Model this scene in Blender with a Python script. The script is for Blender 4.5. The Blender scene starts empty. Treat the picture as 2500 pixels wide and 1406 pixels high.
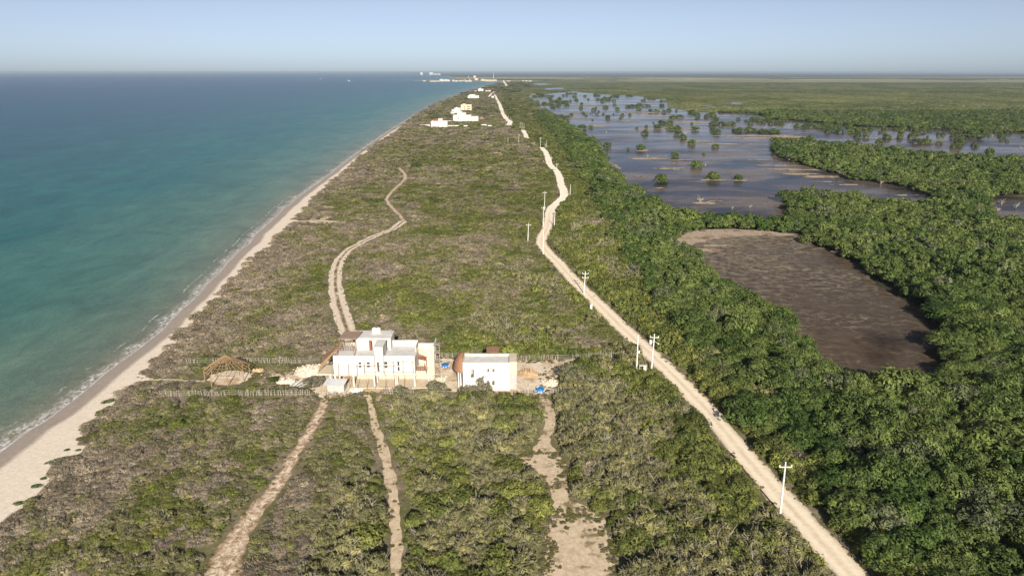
import bpy, math, random
import numpy as np
from mathutils import Vector, Matrix

rng = np.random.default_rng(7)
random.seed(7)
scn = bpy.context.scene
COL = scn.collection
R = math.radians

# ------------------------------------------------------------------ camera and survey helpers
F = 1667.0                       # focal length in pixels of the 2500 px wide photograph
CX, CY = 1250.0, 703.0
CAMZ = 65.0
PITCH = math.atan((CY - 175.5) / F)
LZ = 1.0                         # level of the flat coastal land
CP, SP = math.cos(PITCH), math.sin(PITCH)


def ray(px, py):
    u = (np.asarray(px, float) - CX) / F
    v = (CY - np.asarray(py, float)) / F
    return u, CP + v * SP, -SP + v * CP


def P(px, py, z=LZ):
    """Ground point (x, y) at level z under a surveyed direction."""
    dx, dy, dz = ray(px, py)
    t = (z - CAMZ) / np.minimum(dz, -1e-5)
    return np.stack([dx * t, dy * t], -1)


def W(px, py, d):
    """x and z on the upright plane y = d."""
    dx, dy, dz = ray(px, py)
    t = d / dy
    return float(dx * t), float(CAMZ + dz * t)


def pix(x, y, z=LZ):
    """the survey direction of a world point"""
    ax = y * CP - (z - CAMZ) * SP
    up = y * SP + (z - CAMZ) * CP
    return CX + F * x / ax, CY - F * up / ax


# ------------------------------------------------------------------ numpy noise
def vnoise(x, y, seed=0):
    xi = np.floor(x).astype(np.int64); yi = np.floor(y).astype(np.int64)
    fx = x - xi; fy = y - yi
    fx = fx * fx * (3 - 2 * fx); fy = fy * fy * (3 - 2 * fy)

    def h(a, b):
        n = (a * 374761393 + b * 668265263 + seed * 1442695041) & 0xFFFFFFFF
        n = ((n ^ (n >> 13)) * 1274126177) & 0xFFFFFFFF
        return ((n ^ (n >> 16)) & 0xFFFF) / 65535.0
    return (h(xi, yi) * (1 - fx) + h(xi + 1, yi) * fx) * (1 - fy) + (h(xi, yi + 1) * (1 - fx) + h(xi + 1, yi + 1) * fx) * fy


def fbm(x, y, seed=0, o=3):
    s = 0; a = 0.5; t = 0
    for k in range(o):
        s = s + a * vnoise(x * 2 ** k, y * 2 ** k, seed + k); t += a; a *= 0.5
    return s / t


def inpoly(x, y, poly):
    poly = np.asarray(poly, float)
    c = np.zeros(np.shape(x), bool)
    n = len(poly)
    for i in range(n):
        x1, y1 = poly[i]; x2, y2 = poly[i - 1]
        if y1 == y2:
            continue
        c ^= ((y1 > y) != (y2 > y)) & (x < (x2 - x1) * (y - y1) / (y2 - y1) + x1)
    return c


def segdist(x, y, pts):
    """distance to a polyline and the parameter (index) of the nearest point"""
    best = np.full(np.shape(x), 1e9)
    idx = np.zeros(np.shape(x))
    for i in range(len(pts) - 1):
        a = pts[i]; b = pts[i + 1]
        dx, dy = b[0] - a[0], b[1] - a[1]
        l2 = dx * dx + dy * dy + 1e-9
        t = np.clip(((x - a[0]) * dx + (y - a[1]) * dy) / l2, 0, 1)
        d = np.hypot(x - a[0] - t * dx, y - a[1] - t * dy)
        m = d < best
        best = np.where(m, d, best); idx = np.where(m, i + t, idx)
    return best, idx


# ------------------------------------------------------------------ materials
def mat(name):
    m = bpy.data.materials.new(name); m.use_nodes = True
    nt = m.node_tree
    b = nt.nodes['Principled BSDF']
    return m, nt, b


def N(nt, typ, ins=None, **kw):
    n = nt.nodes.new(typ)
    for k, v in kw.items():
        setattr(n, k, v)
    for k, v in (ins or {}).items():
        if isinstance(v, bpy.types.NodeSocket):
            nt.links.new(v, n.inputs[k])
        else:
            n.inputs[k].default_value = v
    return n


def c4(c):
    return (c[0], c[1], c[2], 1.0)


def noise(nt, vec, scale, detail=4, rough=0.55, dist=0.0):
    n = N(nt, 'ShaderNodeTexNoise', {'Scale': scale, 'Detail': detail, 'Roughness': rough, 'Distortion': dist})
    if vec is not None:
        nt.links.new(vec, n.inputs['Vector'])
    return n.outputs['Fac']


def ramp(nt, fac, stops, interp='LINEAR'):
    r = N(nt, 'ShaderNodeValToRGB', {'Fac': fac})
    r.color_ramp.interpolation = interp
    e = r.color_ramp.elements
    while len(e) < len(stops):
        e.new(0.5)
    for el, (p, c) in zip(e, stops):
        el.position = p; el.color = c4(c)
    return r.outputs['Color']


def mix(nt, fac, a, b, typ='MIX'):
    n = N(nt, 'ShaderNodeMix', data_type='RGBA', blend_type=typ)
    for sock, v in ((n.inputs[0], fac), (n.inputs[6], a), (n.inputs[7], b)):
        if isinstance(v, bpy.types.NodeSocket):
            nt.links.new(v, sock)
        elif isinstance(v, (tuple, list)):
            sock.default_value = c4(v)
        else:
            sock.default_value = v
    return n.outputs[2]


def maprange(nt, v, a, b, c=0.0, d=1.0, smooth=False):
    n = N(nt, 'ShaderNodeMapRange', {'From Min': a, 'From Max': b, 'To Min': c, 'To Max': d, 'Value': v})
    if smooth:
        n.interpolation_type = 'SMOOTHSTEP'
    return n.outputs['Result']


def math_(nt, op, a, b=0.0):
    n = N(nt, 'ShaderNodeMath', operation=op)
    for s, v in zip(n.inputs, (a, b)):
        if isinstance(v, bpy.types.NodeSocket):
            nt.links.new(v, s)
        else:
            s.default_value = v
    return n.outputs[0]


def pos(nt, scale=(1, 1, 1), obj=False):
    g = N(nt, 'ShaderNodeTexCoord').outputs['Object'] if obj else N(nt, 'ShaderNodeNewGeometry').outputs['Position']
    m = N(nt, 'ShaderNodeMapping', {'Vector': g, 'Scale': scale})
    return m.outputs['Vector']


def attr(nt, name, typ='GEOMETRY'):
    return N(nt, 'ShaderNodeAttribute', attribute_type=typ, attribute_name=name)


def bump(nt, b, h, strength=0.5, dist=0.1):
    n = N(nt, 'ShaderNodeBump', {'Height': h, 'Strength': strength, 'Distance': dist})
    nt.links.new(n.outputs['Normal'], b.inputs['Normal'])


def simple(name, col, rough=0.8, var=0.25, scale=3.0, spec=0.3, obj=True, metal=0.0):
    """plain weathered surface: the colour broken up by two noises"""
    m, nt, b = mat(name)
    v = pos(nt, obj=obj)
    f = noise(nt, v, scale, 6, 0.65)
    lo = tuple(c * (1 - var) for c in col); hi = tuple(min(1, c * (1 + var * 0.6)) for c in col)
    c = ramp(nt, f, [(0.3, lo), (0.7, hi)])
    nt.links.new(c, b.inputs['Base Color'])
    b.inputs['Roughness'].default_value = rough
    b.inputs['Specular IOR Level'].default_value = spec
    b.inputs['Metallic'].default_value = metal
    return m


# ------------------------------------------------------------------ mesh builder
class MB:
    def __init__(self):
        self.v = []; self.f = []; self.m = []; self.lv = []; self.n = 0

    def add(self, v, f, m=0, lv=0.5):
        v = np.asarray(v, float).reshape(-1, 3)
        f = [tuple(int(i) + self.n for i in q) for q in f]
        self.v.append(v); self.f += f; self.m += [m] * len(f)
        self.lv += list(lv) if np.ndim(lv) else [lv] * len(f)
        self.n += len(v)
        return self

    def box(self, x0, x1, y0, y1, z0, z1, m=0):
        v = [(x, y, z) for z in (z0, z1) for y in (y0, y1) for x in (x0, x1)]
        return self.add(v, [(0, 2, 3, 1), (4, 5, 7, 6), (0, 1, 5, 4), (2, 6, 7, 3), (0, 4, 6, 2), (1, 3, 7, 5)], m)

    def tube(self, p0, p1, r0, r1=None, n=5, m=0, lv=0.5, cap=True):
        r1 = r0 if r1 is None else r1
        p0 = Vector(p0); p1 = Vector(p1); d = p1 - p0
        if d.length < 1e-6:
            return self
        q = d.to_track_quat('Z', 'Y')
        v = []
        for p, r in ((p0, r0), (p1, r1)):
            for k in range(n):
                a = 2 * math.pi * k / n
                v.append(p + q @ Vector((math.cos(a) * r, math.sin(a) * r, 0)))
        f = [(k, (k + 1) % n, n + (k + 1) % n, n + k) for k in range(n)]
        if cap:
            f.append(tuple(range(n - 1, -1, -1))); f.append(tuple(range(n, 2 * n)))
        return self.add([tuple(a) for a in v], f, m, lv)

    def poly(self, pts, m=0):
        return self.add(pts, [tuple(range(len(pts)))], m)

    def lathe(self, prof, n=16, c=(0, 0, 0), m=0):
        v = []; f = []
        for r, z in prof:
            for k in range(n):
                a = 2 * math.pi * k / n
                v.append((c[0] + r * math.cos(a), c[1] + r * math.sin(a), c[2] + z))
        for i in range(len(prof) - 1):
            for k in range(n):
                f.append((i * n + k, i * n + (k + 1) % n, (i + 1) * n + (k + 1) % n, (i + 1) * n + k))
        f.append(tuple(range((len(prof) - 1) * n, len(prof) * n)))
        return self.add(v, f, m)

    def mesh(self, name, mats):
        me = bpy.data.meshes.new(name)
        v = np.concatenate(self.v) if self.v else np.zeros((0, 3))
        me.from_pydata(v.tolist(), [], self.f)
        for mm in (mats if isinstance(mats, (list, tuple)) else [mats]):
            me.materials.append(mm)
        me.polygons.foreach_set('material_index', self.m)
        a = me.attributes.new('lv', 'FLOAT', 'FACE'); a.data.foreach_set('value', self.lv)
        me.update()
        return me

    def build(self, name, mats, parent=None, loc=None):
        return link(name, self.mesh(name, mats), parent, loc)


def link(name, me, parent=None, loc=None, rz=0.0):
    o = bpy.data.objects.new(name, me)
    COL.objects.link(o)
    if parent is not None:
        o.parent = parent
    if loc is not None:
        o.location = loc
    o.rotation_euler[2] = rz
    return o


def tag(o, label, cat, group=None, kind=None):
    if label: o['label'] = label
    if cat: o['category'] = cat
    if group: o['group'] = group
    if kind: o['kind'] = kind
    return o


def thing(name, loc, label, cat, group=None, rz=0.0):
    o = link(name, None, None, loc, rz)
    o.empty_display_size = 0.5
    return tag(o, label, cat, group)


def struct(o, kind='structure', label=None, cat=None):
    o['kind'] = kind
    if label: o['label'] = label
    if cat: o['category'] = cat
    return o


# ------------------------------------------------------------------ world, sun, camera, render
SUN_AZ = math.atan2(-21.0, 2.7)     # towards the sun: behind the drone and a little to the right
SUN_EL = R(25)
w = bpy.data.worlds.new("World"); scn.world = w; w.use_nodes = True
wn = w.node_tree
sky = wn.nodes.new('ShaderNodeTexSky'); sky.sky_type = 'NISHITA'
sky.sun_disc = False; sky.sun_elevation = SUN_EL
sky.sun_rotation = R(90) - SUN_AZ
sky.air_density = 0.5; sky.dust_density = 0.55; sky.ozone_density = 3.8; sky.altitude = 60
bg = wn.nodes['Background']; bg.inputs['Strength'].default_value = 0.050
hs = wn.nodes.new('ShaderNodeHueSaturation'); hs.inputs['Saturation'].default_value = 0.6      # hazy tropical sky
wn.links.new(sky.outputs['Color'], hs.inputs['Color']); wn.links.new(hs.outputs['Color'], bg.inputs['Color'])

ld = bpy.data.lights.new('sun', 'SUN'); ld.energy = 4.2; ld.angle = R(0.5); ld.color = (1.0, 0.92, 0.8)
lo = bpy.data.objects.new('sun', ld); COL.objects.link(lo)
sd = Vector((math.cos(SUN_AZ) * math.cos(SUN_EL), math.sin(SUN_AZ) * math.cos(SUN_EL), math.sin(SUN_EL)))
lo.rotation_euler = sd.to_track_quat('Z', 'Y').to_euler(); lo.location = sd * 300

cd = bpy.data.cameras.new('camera'); cam = bpy.data.objects.new('camera', cd); COL.objects.link(cam)
cd.sensor_width = 36.0; cd.lens = 36.0 * F / 2500.0; cd.clip_start = 0.5; cd.clip_end = 200000
cam.location = (0, 0, CAMZ); cam.rotation_euler = (R(90) - PITCH, 0, 0)
cam.rotation_euler = (Matrix.Rotation(-PITCH, 3, 'X') @ Matrix.Rotation(R(90), 3, 'X')).to_euler()
scn.camera = cam
scn.view_settings.view_transform = 'Standard'; scn.view_settings.look = 'None'
scn.view_settings.exposure = 1.0; scn.view_settings.gamma = 1.0
scn.render.resolution_x = 1024; scn.render.resolution_y = 575
scn.render.engine = 'CYCLES'
cy = scn.cycles
cy.max_bounces = 5; cy.diffuse_bounces = 2; cy.glossy_bounces = 2; cy.transmission_bounces = 1
cy.transparent_max_bounces = 4; cy.volume_bounces = 0
cy.use_adaptive_sampling = False
cy.use_denoising = True; cy.denoiser = 'OPENIMAGEDENOISE'; cy.denoising_input_passes = 'RGB_ALBEDO_NORMAL'
cy.caustics_reflective = False; cy.caustics_refractive = False
# ------------------------------------------------------------------ the setting: coast, sea, beach, ground, roads, lagoon
SHORE = [(-140, 1215), (0, 1108), (100, 1036), (200, 962), (300, 884), (400, 804), (470, 736), (520, 682), (600, 601), (660, 541), (720, 489),
         (800, 430), (870, 376), (930, 334), (1000, 290), (1060, 255), (1110, 235), (1150, 222), (1185, 212), (1206, 206.5)]
VEG = [(-160, 1420), (0, 1310), (70, 1240), (150, 1150), (215, 1070), (270, 1000), (330, 930), (390, 872), (465, 793), (540, 716), (600, 655), (660, 597),
       (730, 530), (765, 492), (835, 428), (900, 371), (962, 326), (1022, 281), (1072, 252), (1118, 234), (1157, 221.5), (1190, 211.8), (1211, 206.5)]
sh = P(*np.array(SHORE, float).T, 0.0)
ve = P(*np.array(VEG, float).T, LZ)
far = np.array([(-60, 4800), (-130, 5050), (-700, 5330), (-760, 5450), (-640, 6000), (-560, 7200), (-620, 8200), (-930, 10500), (-2600, 20000), (-5200, 33000), (-11000, 62000)], float)
sh = np.concatenate([[[sh[0, 0] + 4, -200]], sh, far])
_o = np.argsort(ve[:, 1]); ve = ve[_o]


def xshore(y):
    y = np.asarray(y, float)
    return np.interp(y, sh[:, 1], sh[:, 0]) + (vnoise(y / 14.0, y * 0, 3) - .5) * 1.2 + (vnoise(y / 5.0, y * 0, 4) - .5) * 0.5


def xveg(y):
    y = np.asarray(y, float)
    return np.where(y < 4200, np.interp(y, ve[:, 1], ve[:, 0]), xshore(y) + 25)


def rows(y0, y1, s0, g):
    r = [y0]; s = s0
    while r[-1] < y1:
        r.append(r[-1] + s)
        if r[-1] > 250: s *= g
    return np.array(r)


def strip(name, ys, us, fz, attrs, m, base=xshore):
    """mesh strip that follows the shoreline: rows along the coast, columns at offset u"""
    xs = base(ys)
    U = us(ys) if callable(us) else np.tile(us, (len(ys), 1))
    X = xs[:, None] + U; Y = np.repeat(ys[:, None], U.shape[1], 1)
    Z = fz(X, Y, U)
    nr, nc = X.shape
    v = np.stack([X, Y, Z], -1).reshape(-1, 3)
    i = np.arange(nr - 1)[:, None] * nc + np.arange(nc - 1)[None, :]
    f = np.stack([i, i + 1, i + nc + 1, i + nc], -1).reshape(-1, 4)
    me = bpy.data.meshes.new(name); me.from_pydata(v.tolist(), [], f.tolist()); me.materials.append(m)
    a = me.attributes.new('shore', 'FLOAT', 'POINT'); a.data.foreach_set('value', U.reshape(-1).astype(np.float32))
    me.update()
    return link(name, me)


def zland(X, Y, U):
    bw = np.maximum(xveg(Y) - xshore(Y), 3.0)
    t = np.clip(U / bw, 0, 1)
    return np.where(U < 0, U * 0.08, LZ * (1 - (1 - t) ** 1.6))


# --- ground
m, nt, b = mat('coastal_ground')
p = pos(nt)
f1 = noise(nt, p, 0.045, 5, 0.6); f2 = noise(nt, p, 0.5, 6, 0.7)
c = ramp(nt, f2, [(0.3, (0.13, 0.11, 0.07)), (0.5, (0.20, 0.165, 0.115)), (0.68, (0.30, 0.25, 0.185))])
g = ramp(nt, f2, [(0.3, (0.085, 0.09, 0.03)), (0.7, (0.15, 0.15, 0.055))])
c = mix(nt, maprange(nt, f1, 0.42, 0.6), c, g)
sep = N(nt, 'ShaderNodeSeparateXYZ', {'Vector': N(nt, 'ShaderNodeNewGeometry').outputs['Position']})
# mangrove floor on the landward side, plains beyond
dark = ramp(nt, f2, [(0.3, (0.022, 0.022, 0.012)), (0.7, (0.05, 0.048, 0.028))])
dark = mix(nt, maprange(nt, sep.outputs['Y'], 800, 1300), dark, (0.10, 0.115, 0.045))      # floor colour turns lighter and greener with distance
forest = ramp(nt, noise(nt, pos(nt, (0.002, 0.0016, 0.01)), 1.0, 6, 0.7), [(0.35, (0.035, 0.05, 0.022)), (0.62, (0.10, 0.105, 0.045)), (0.75, (0.22, 0.19, 0.10))])
plain = ramp(nt, noise(nt, pos(nt, (0.00045, 0.0009, 0.01)), 1.0, 5, 0.7), [(0.36, (0.075, 0.09, 0.04)), (0.48, (0.24, 0.22, 0.12)), (0.64, (0.42, 0.36, 0.22))])
edge = maprange(nt, math_(nt, 'SUBTRACT', sep.outputs['X'], math_(nt, 'MULTIPLY', sep.outputs['Y'], 0.02)), 62, 82)
c = mix(nt, edge, c, dark)
c = mix(nt, maprange(nt, sep.outputs['Y'], 4200, 5200), c, plain)
c = mix(nt, maprange(nt, sep.outputs['Y'], 8200, 9800), c, forest)
nt.links.new(c, b.inputs['Base Color']); b.inputs['Roughness'].default_value = 0.95; b.inputs['Specular IOR Level'].default_value = 0.1
bump(nt, b, f2, 0.6, 0.3)
M_GROUND = m
ug = np.array([-40, -15, -6, -2, 0, 1, 2, 3, 4, 5, 6, 8, 10, 13, 17, 25, 40, 80, 160, 400, 1500, 6000, 60000.])
struct(strip('ground', rows(-120, 62000, 3.0, 1.04), ug, zland, None, M_GROUND), label='flat coastal strip of sandy scrub ground')

# --- sea
m, nt, b = mat('sea_water')
d = math_(nt, 'MULTIPLY', attr(nt, 'shore').outputs['Fac'], -1.0)
p = pos(nt)
wob = noise(nt, pos(nt, (0.02, 0.008, 0.02)), 1.0, 4, 0.6)
dd = math_(nt, 'MULTIPLY', d, maprange(nt, wob, 0.25, 0.75, 0.55, 1.5))
lg = math_(nt, 'LOGARITHM', math_(nt, 'MAXIMUM', dd, 1.0), 10.0)
fac = math_(nt, 'DIVIDE', lg, 4.0)
c = ramp(nt, fac, [(0.0, (0.23, 0.20, 0.15)), (0.21, (0.145, 0.178, 0.138)), (0.336, (0.098, 0.168, 0.136)), (0.425, (0.055, 0.150, 0.130)), (0.53, (0.014, 0.110, 0.116)),
                   (0.675, (0.002, 0.062, 0.100)), (0.80, (0.0015, 0.045, 0.098)), (1.0, (0.0015, 0.040, 0.100))])
cl = noise(nt, pos(nt, (0.05, 0.03, 0.05)), 1.0, 5, 0.65, 1.0)
c = mix(nt, 0.8, c, ramp(nt, cl, [(0.3, (0.64, 0.68, 0.70)), (0.7, (1.32, 1.26, 1.2))]), 'MULTIPLY')
streak = noise(nt, pos(nt, (0.35, 0.16, 0.2)), 1.0, 4, 0.7)
c = mix(nt, 0.55, c, ramp(nt, streak, [(0.3, (0.78, 0.8, 0.8)), (0.7, (1.2, 1.17, 1.15))]), 'MULTIPLY')
# foam of the small breakers
along = noise(nt, pos(nt, (0.06, 0.11, 0.1)), 1.0, 4, 0.6)
fine = noise(nt, pos(nt, (1.3, 0.7, 1)), 1.0, 6, 0.75, 0.8)
band1 = math_(nt, 'MULTIPLY', maprange(nt, d, -0.3, 0.25), maprange(nt, math_(nt, 'SUBTRACT', d, math_(nt, 'MULTIPLY', along, 10.0)), -3.6, -1.4, 1, 0))
band2 = math_(nt, 'COMPARE', d, math_(nt, 'ADD', 3.6, math_(nt, 'MULTIPLY', along, 3.5)))
band2.node.inputs[2].default_value = 0.28
band2 = math_(nt, 'MULTIPLY', band2, maprange(nt, along, 0.5, 0.56))
foam = math_(nt, 'MULTIPLY', math_(nt, 'MAXIMUM', band1, band2), maprange(nt, fine, 0.45, 0.6))
line = math_(nt, 'MULTIPLY', maprange(nt, d, 0.7, 0.15), maprange(nt, fine, 0.35, 0.5))
foam = math_(nt, 'MAXIMUM', foam, line)
c = mix(nt, foam, c, (0.62, 0.62, 0.62))
nt.links.new(c, b.inputs['Base Color'])
nt.links.new(maprange(nt, foam, 0, 1, 0.26, 0.8), b.inputs['Roughness'])
b.inputs['IOR'].default_value = 1.33; b.inputs['Specular IOR Level'].default_value = 0.06
wv = noise(nt, pos(nt, (1.1, 0.45, 1)), 1.0, 6, 0.7)
sw = noise(nt, pos(nt, (0.25, 0.07, 1)), 1.0, 3, 0.5)
bump(nt, b, math_(nt, 'ADD', wv, math_(nt, 'MULTIPLY', sw, 1.2)), 0.8, 0.45)
M_SEA = m
us = -np.array([-6, -3, -1.5, -0.7, 0, 0.4, 0.8, 1.4, 2.2, 3.2, 4.5, 6, 8, 11, 15, 22, 35, 60, 120, 300, 900, 4000, 15000, 60000.])[::-1]
struct(strip('sea', rows(-120, 62000, 2.0, 1.03), us, lambda X, Y, U: X * 0.0 + 0.02, None, M_SEA), label='turquoise sea deepening to blue at the horizon')

# --- beach
m, nt, b = mat('beach_sand')
u = attr(nt, 'shore').outputs['Fac']
p = pos(nt)
w1 = noise(nt, pos(nt, (0.15, 0.1, 0.1)), 1.0, 4, 0.6)
uu = math_(nt, 'ADD', u, math_(nt, 'MULTIPLY', math_(nt, 'SUBTRACT', w1, 0.5), 1.6))
f2 = noise(nt, p, 1.6, 7, 0.72)
wet = ramp(nt, f2, [(0.3, (0.27, 0.225, 0.185)), (0.7, (0.37, 0.31, 0.26))])
dry = ramp(nt, f2, [(0.3, (0.57, 0.485, 0.39)), (0.7, (0.78, 0.68, 0.565))])
wrack = noise(nt, pos(nt, (2.2, 0.6, 1)), 1.0, 5, 0.8)
k = math_(nt, 'MULTIPLY', maprange(nt, wrack, 0.60, 0.66), math_(nt, 'MULTIPLY', maprange(nt, uu, 2.6, 3.4), maprange(nt, uu, 6.5, 4.5)))
c = mix(nt, maprange(nt, uu, 3.6, 4.9), wet, dry)
c = mix(nt, math_(nt, 'MULTIPLY', k, 0.6), c, (0.15, 0.115, 0.07))
nt.links.new(c, b.inputs['Base Color'])
nt.links.new(maprange(nt, uu, 0.5, 3.0, 0.45, 0.95), b.inputs['Roughness']); b.inputs['Specular IOR Level'].default_value = 0.2
bump(nt, b, f2, 0.5, 0.15)
M_SAND = m


def beach_u(ys):
    bw = np.maximum(xveg(ys) - xshore(ys), 3.0) + 1.0 + 4.0 * np.clip(fbm(ys / 9.0, ys * 0, 11) - .45, 0, 1) * (ys < 600)
    k = np.array([-1.5, 0, .08, .16, .25, .35, .45, .55, .65, .75, .85, .93, 1.0])
    U = np.where(k[None] < 0, k[None], k[None] * bw[:, None])
    return U


struct(strip('beach', rows(-120, 4500, 1.2, 1.03), beach_u, lambda X, Y, U: zland(X, Y, U) + 0.03, None, M_SAND), label='narrow pale sand beach along the water')


# --- ribbons: road and paths
def ribbon(mb, pts, widths, z, step=0.8, rag=0.35, seed=0):
    pts = np.asarray(pts, float); widths = np.asarray(widths, float)
    seg = np.hypot(*np.diff(pts, axis=0).T); s = np.concatenate([[0], np.cumsum(seg)])
    n = max(4, int(s[-1] / step))
    n = min(n, 1500)
    t = np.linspace(0, s[-1], n)
    # smooth the corners a little
    x = np.interp(t, s, pts[:, 0]); y = np.interp(t, s, pts[:, 1]); wd = np.interp(t, s, widths)
    k = max(1, int(n * 3.0 / max(s[-1], 3)))
    ker = np.ones(2 * k + 1) / (2 * k + 1)
    if n > 4 * k + 4:
        xs = np.convolve(np.pad(x, k, 'reflect', reflect_type='odd'), ker, 'valid'); ys = np.convolve(np.pad(y, k, 'reflect', reflect_type='odd'), ker, 'valid')
        x, y = xs, ys
    dx = np.gradient(x); dy = np.gradient(y); l = np.hypot(dx, dy) + 1e-9
    nx, ny = dy / l, -dx / l
    a = (fbm(t / 2.5, t * 0 + seed, 21) - .5) * 2 * rag; b_ = (fbm(t / 2.5, t * 0 + seed + 9, 22) - .5) * 2 * rag
    cols = np.array([-1, -.6, -.2, .2, .6, 1])
    V = []; A = []
    for kcol in cols:
        off = kcol * (wd / 2) + (b_ if kcol > 0 else a) * abs(kcol)
        V.append(np.stack([x + nx * off, y + ny * off, np.full(n, z)], -1)); A.append(np.full(n, kcol))
    V = np.stack(V, 1); nc = len(cols)
    i = np.arange(n - 1)[:, None] * nc + np.arange(nc - 1)[None]
    f = np.stack([i, i + 1, i + nc + 1, i + nc], -1).reshape(-1, 4)
    base = mb.n
    mb.add(V.reshape(-1, 3), f.tolist())
    mb.side = getattr(mb, 'side', []) + np.stack(A, 1).reshape(-1).tolist()
    return np.stack([x, y], -1)


def build_ribbon(mb, name, m):
    me = mb.mesh(name, m)
    a = me.attributes.new('side', 'FLOAT', 'POINT'); a.data.foreach_set('value', mb.side)
    return link(name, me)


ROADPX = [[(2200, 1570), (2082, 1406), (1940, 1250), (1832, 1130), (1727, 1000), (1628, 900), (1519, 800), (1459, 740), (1396, 680), (1362, 640), (1340, 620), (1320, 596), (1324, 578), (1335, 560),
           (1339, 540), (1341, 520), (1349, 505), (1367, 490), (1379, 478), (1376, 465), (1369, 450), (1367, 436), (1361, 420), (1350, 410), (1341, 400), (1337, 385), (1333, 372), (1321, 360)],
          [(1287, 339), (1283, 328), (1277, 318)], [(1241, 308), (1246, 298), (1237, 292), (1229, 280), (1220, 256), (1213, 243), (1208, 232)],
          [(1191, 238), (1196, 234), (1199, 229.5), (1208, 224)], [(1237.5, 211), (1232, 202), (1228, 195.5)]]
ROADW = [4.6, 5.0, 6.5, 6.0, 13.0]
m, nt, b = mat('white_gravel')
p = pos(nt)
f2 = noise(nt, p, 1.2, 8, 0.75); f1 = noise(nt, p, 0.12, 4, 0.6)
c = ramp(nt, f2, [(0.28, (0.60, 0.49, 0.345)), (0.5, (0.74, 0.63, 0.47)), (0.72, (0.84, 0.74, 0.58))])
sd_ = attr(nt, 'side').outputs['Fac']
ab = math_(nt, 'ABSOLUTE', sd_)
tr = math_(nt, 'COMPARE', ab, 0.42); tr.node.inputs[2].default_value = 0.16
c = mix(nt, math_(nt, 'MULTIPLY', tr, 0.5), c, (0.85, 0.74, 0.58))
c = mix(nt, math_(nt, 'MULTIPLY', maprange(nt, ab, 0.2, 0.0), maprange(nt, f1, 0.35, 0.6, 0.1, 0.55)), c, (0.50, 0.41, 0.29))
c = mix(nt, math_(nt, 'MULTIPLY', maprange(nt, ab, 0.72, 1.0), maprange(nt, f2, 0.4, 0.55)), c, (0.24, 0.185, 0.125))
sepy = N(nt, 'ShaderNodeSeparateXYZ', {'Vector': N(nt, 'ShaderNodeNewGeometry').outputs['Position']}).outputs['Y']
c = mix(nt, maprange(nt, sepy, 300, 350, 0, 0.75), c, (0.88, 0.80, 0.68))      # freshly laid lime beyond the bend
nt.links.new(c, b.inputs['Base Color']); b.inputs['Roughness'].default_value = 0.95; b.inputs['Specular IOR Level'].default_value = 0.1
bump(nt, b, f2, 0.5, 0.12)
M_ROAD = m
mb = MB(); ROADS = []
for i, (pl, wd) in enumerate(zip(ROADPX, ROADW)):
    ROADS.append((ribbon(mb, P(*np.array(pl, float).T), [wd] * len(pl), LZ + 0.012, 0.8, 0.45, i), wd))
struct(build_ribbon(mb, 'road', M_ROAD), label='pale unpaved road running along the coast between scrub and mangrove')

m, nt, b = mat('sandy_track')
p = pos(nt)
f2 = noise(nt, p, 1.5, 7, 0.75); f1 = noise(nt, p, 0.35, 5, 0.65)
c = ramp(nt, f2, [(0.3, (0.44, 0.35, 0.25)), (0.5, (0.64, 0.54, 0.42)), (0.7, (0.78, 0.68, 0.56))])
ab = math_(nt, 'ABSOLUTE', attr(nt, 'side').outputs['Fac'])
grass = ramp(nt, f2, [(0.3, (0.12, 0.085, 0.045)), (0.7, (0.24, 0.18, 0.10))])
mid = math_(nt, 'MULTIPLY', maprange(nt, ab, 0.34, 0.12), maprange(nt, f1, 0.36, 0.5))
c = mix(nt, mid, c, grass)
nt.links.new(c, b.inputs['Base Color']); b.inputs['Roughness'].default_value = 0.95; b.inputs['Specular IOR Level'].default_value = 0.1
M_TRACK = m
m, nt, b = mat('trail_earth')
p = pos(nt)
f2 = noise(nt, p, 1.1, 7, 0.75, 0.6); f1 = noise(nt, p, 0.6, 5, 0.7)
c = ramp(nt, f2, [(0.36, (0.20, 0.125, 0.065)), (0.47, (0.40, 0.29, 0.19)), (0.56, (0.66, 0.55, 0.43)), (0.7, (0.80, 0.70, 0.58))])
ab = math_(nt, 'ABSOLUTE', attr(nt, 'side').outputs['Fac'])
c = mix(nt, math_(nt, 'MULTIPLY', maprange(nt, ab, 0.45, 1.0), maprange(nt, f1, 0.35, 0.55)), c, (0.19, 0.115, 0.06))
nt.links.new(c, b.inputs['Base Color']); b.inputs['Roughness'].default_value = 0.95; b.inputs['Specular IOR Level'].default_value = 0.1
M_TRAIL = m

m, nt, b = mat('dry_clearing')
p = pos(nt)
f2 = noise(nt, p, 1.4, 8, 0.75); f1 = noise(nt, p, 0.3, 5, 0.65, 0.5)
c = ramp(nt, f2, [(0.3, (0.38, 0.285, 0.18)), (0.5, (0.54, 0.43, 0.30)), (0.7, (0.68, 0.57, 0.43))])
c2 = ramp(nt, f2, [(0.3, (0.14, 0.115, 0.055)), (0.7, (0.28, 0.22, 0.12))])
c = mix(nt, maprange(nt, f1, 0.53, 0.62), c, c2)
nt.links.new(c, b.inputs['Base Color']); b.inputs['Roughness'].default_value = 0.95; b.inputs['Specular IOR Level'].default_value = 0.1
M_CLEAR = m
TRACK = [(862, 830), (850, 812), (838, 780), (826, 740), (819, 700), (819, 665), (828, 635), (850, 610), (890, 588), (930, 570), (960, 560), (985, 540)]
TRACKW = [4.6, 4.6, 4.6, 4.6, 4.3, 4.2, 3.8, 3.4, 3.2, 3.2, 3.8, 4.2]
TRACK2 = [(985, 540), (978, 527), (965, 515), (950, 500), (943, 487), (952, 473), (960, 465), (976, 451), (989, 437), (989, 427), (975, 410)]
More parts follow.
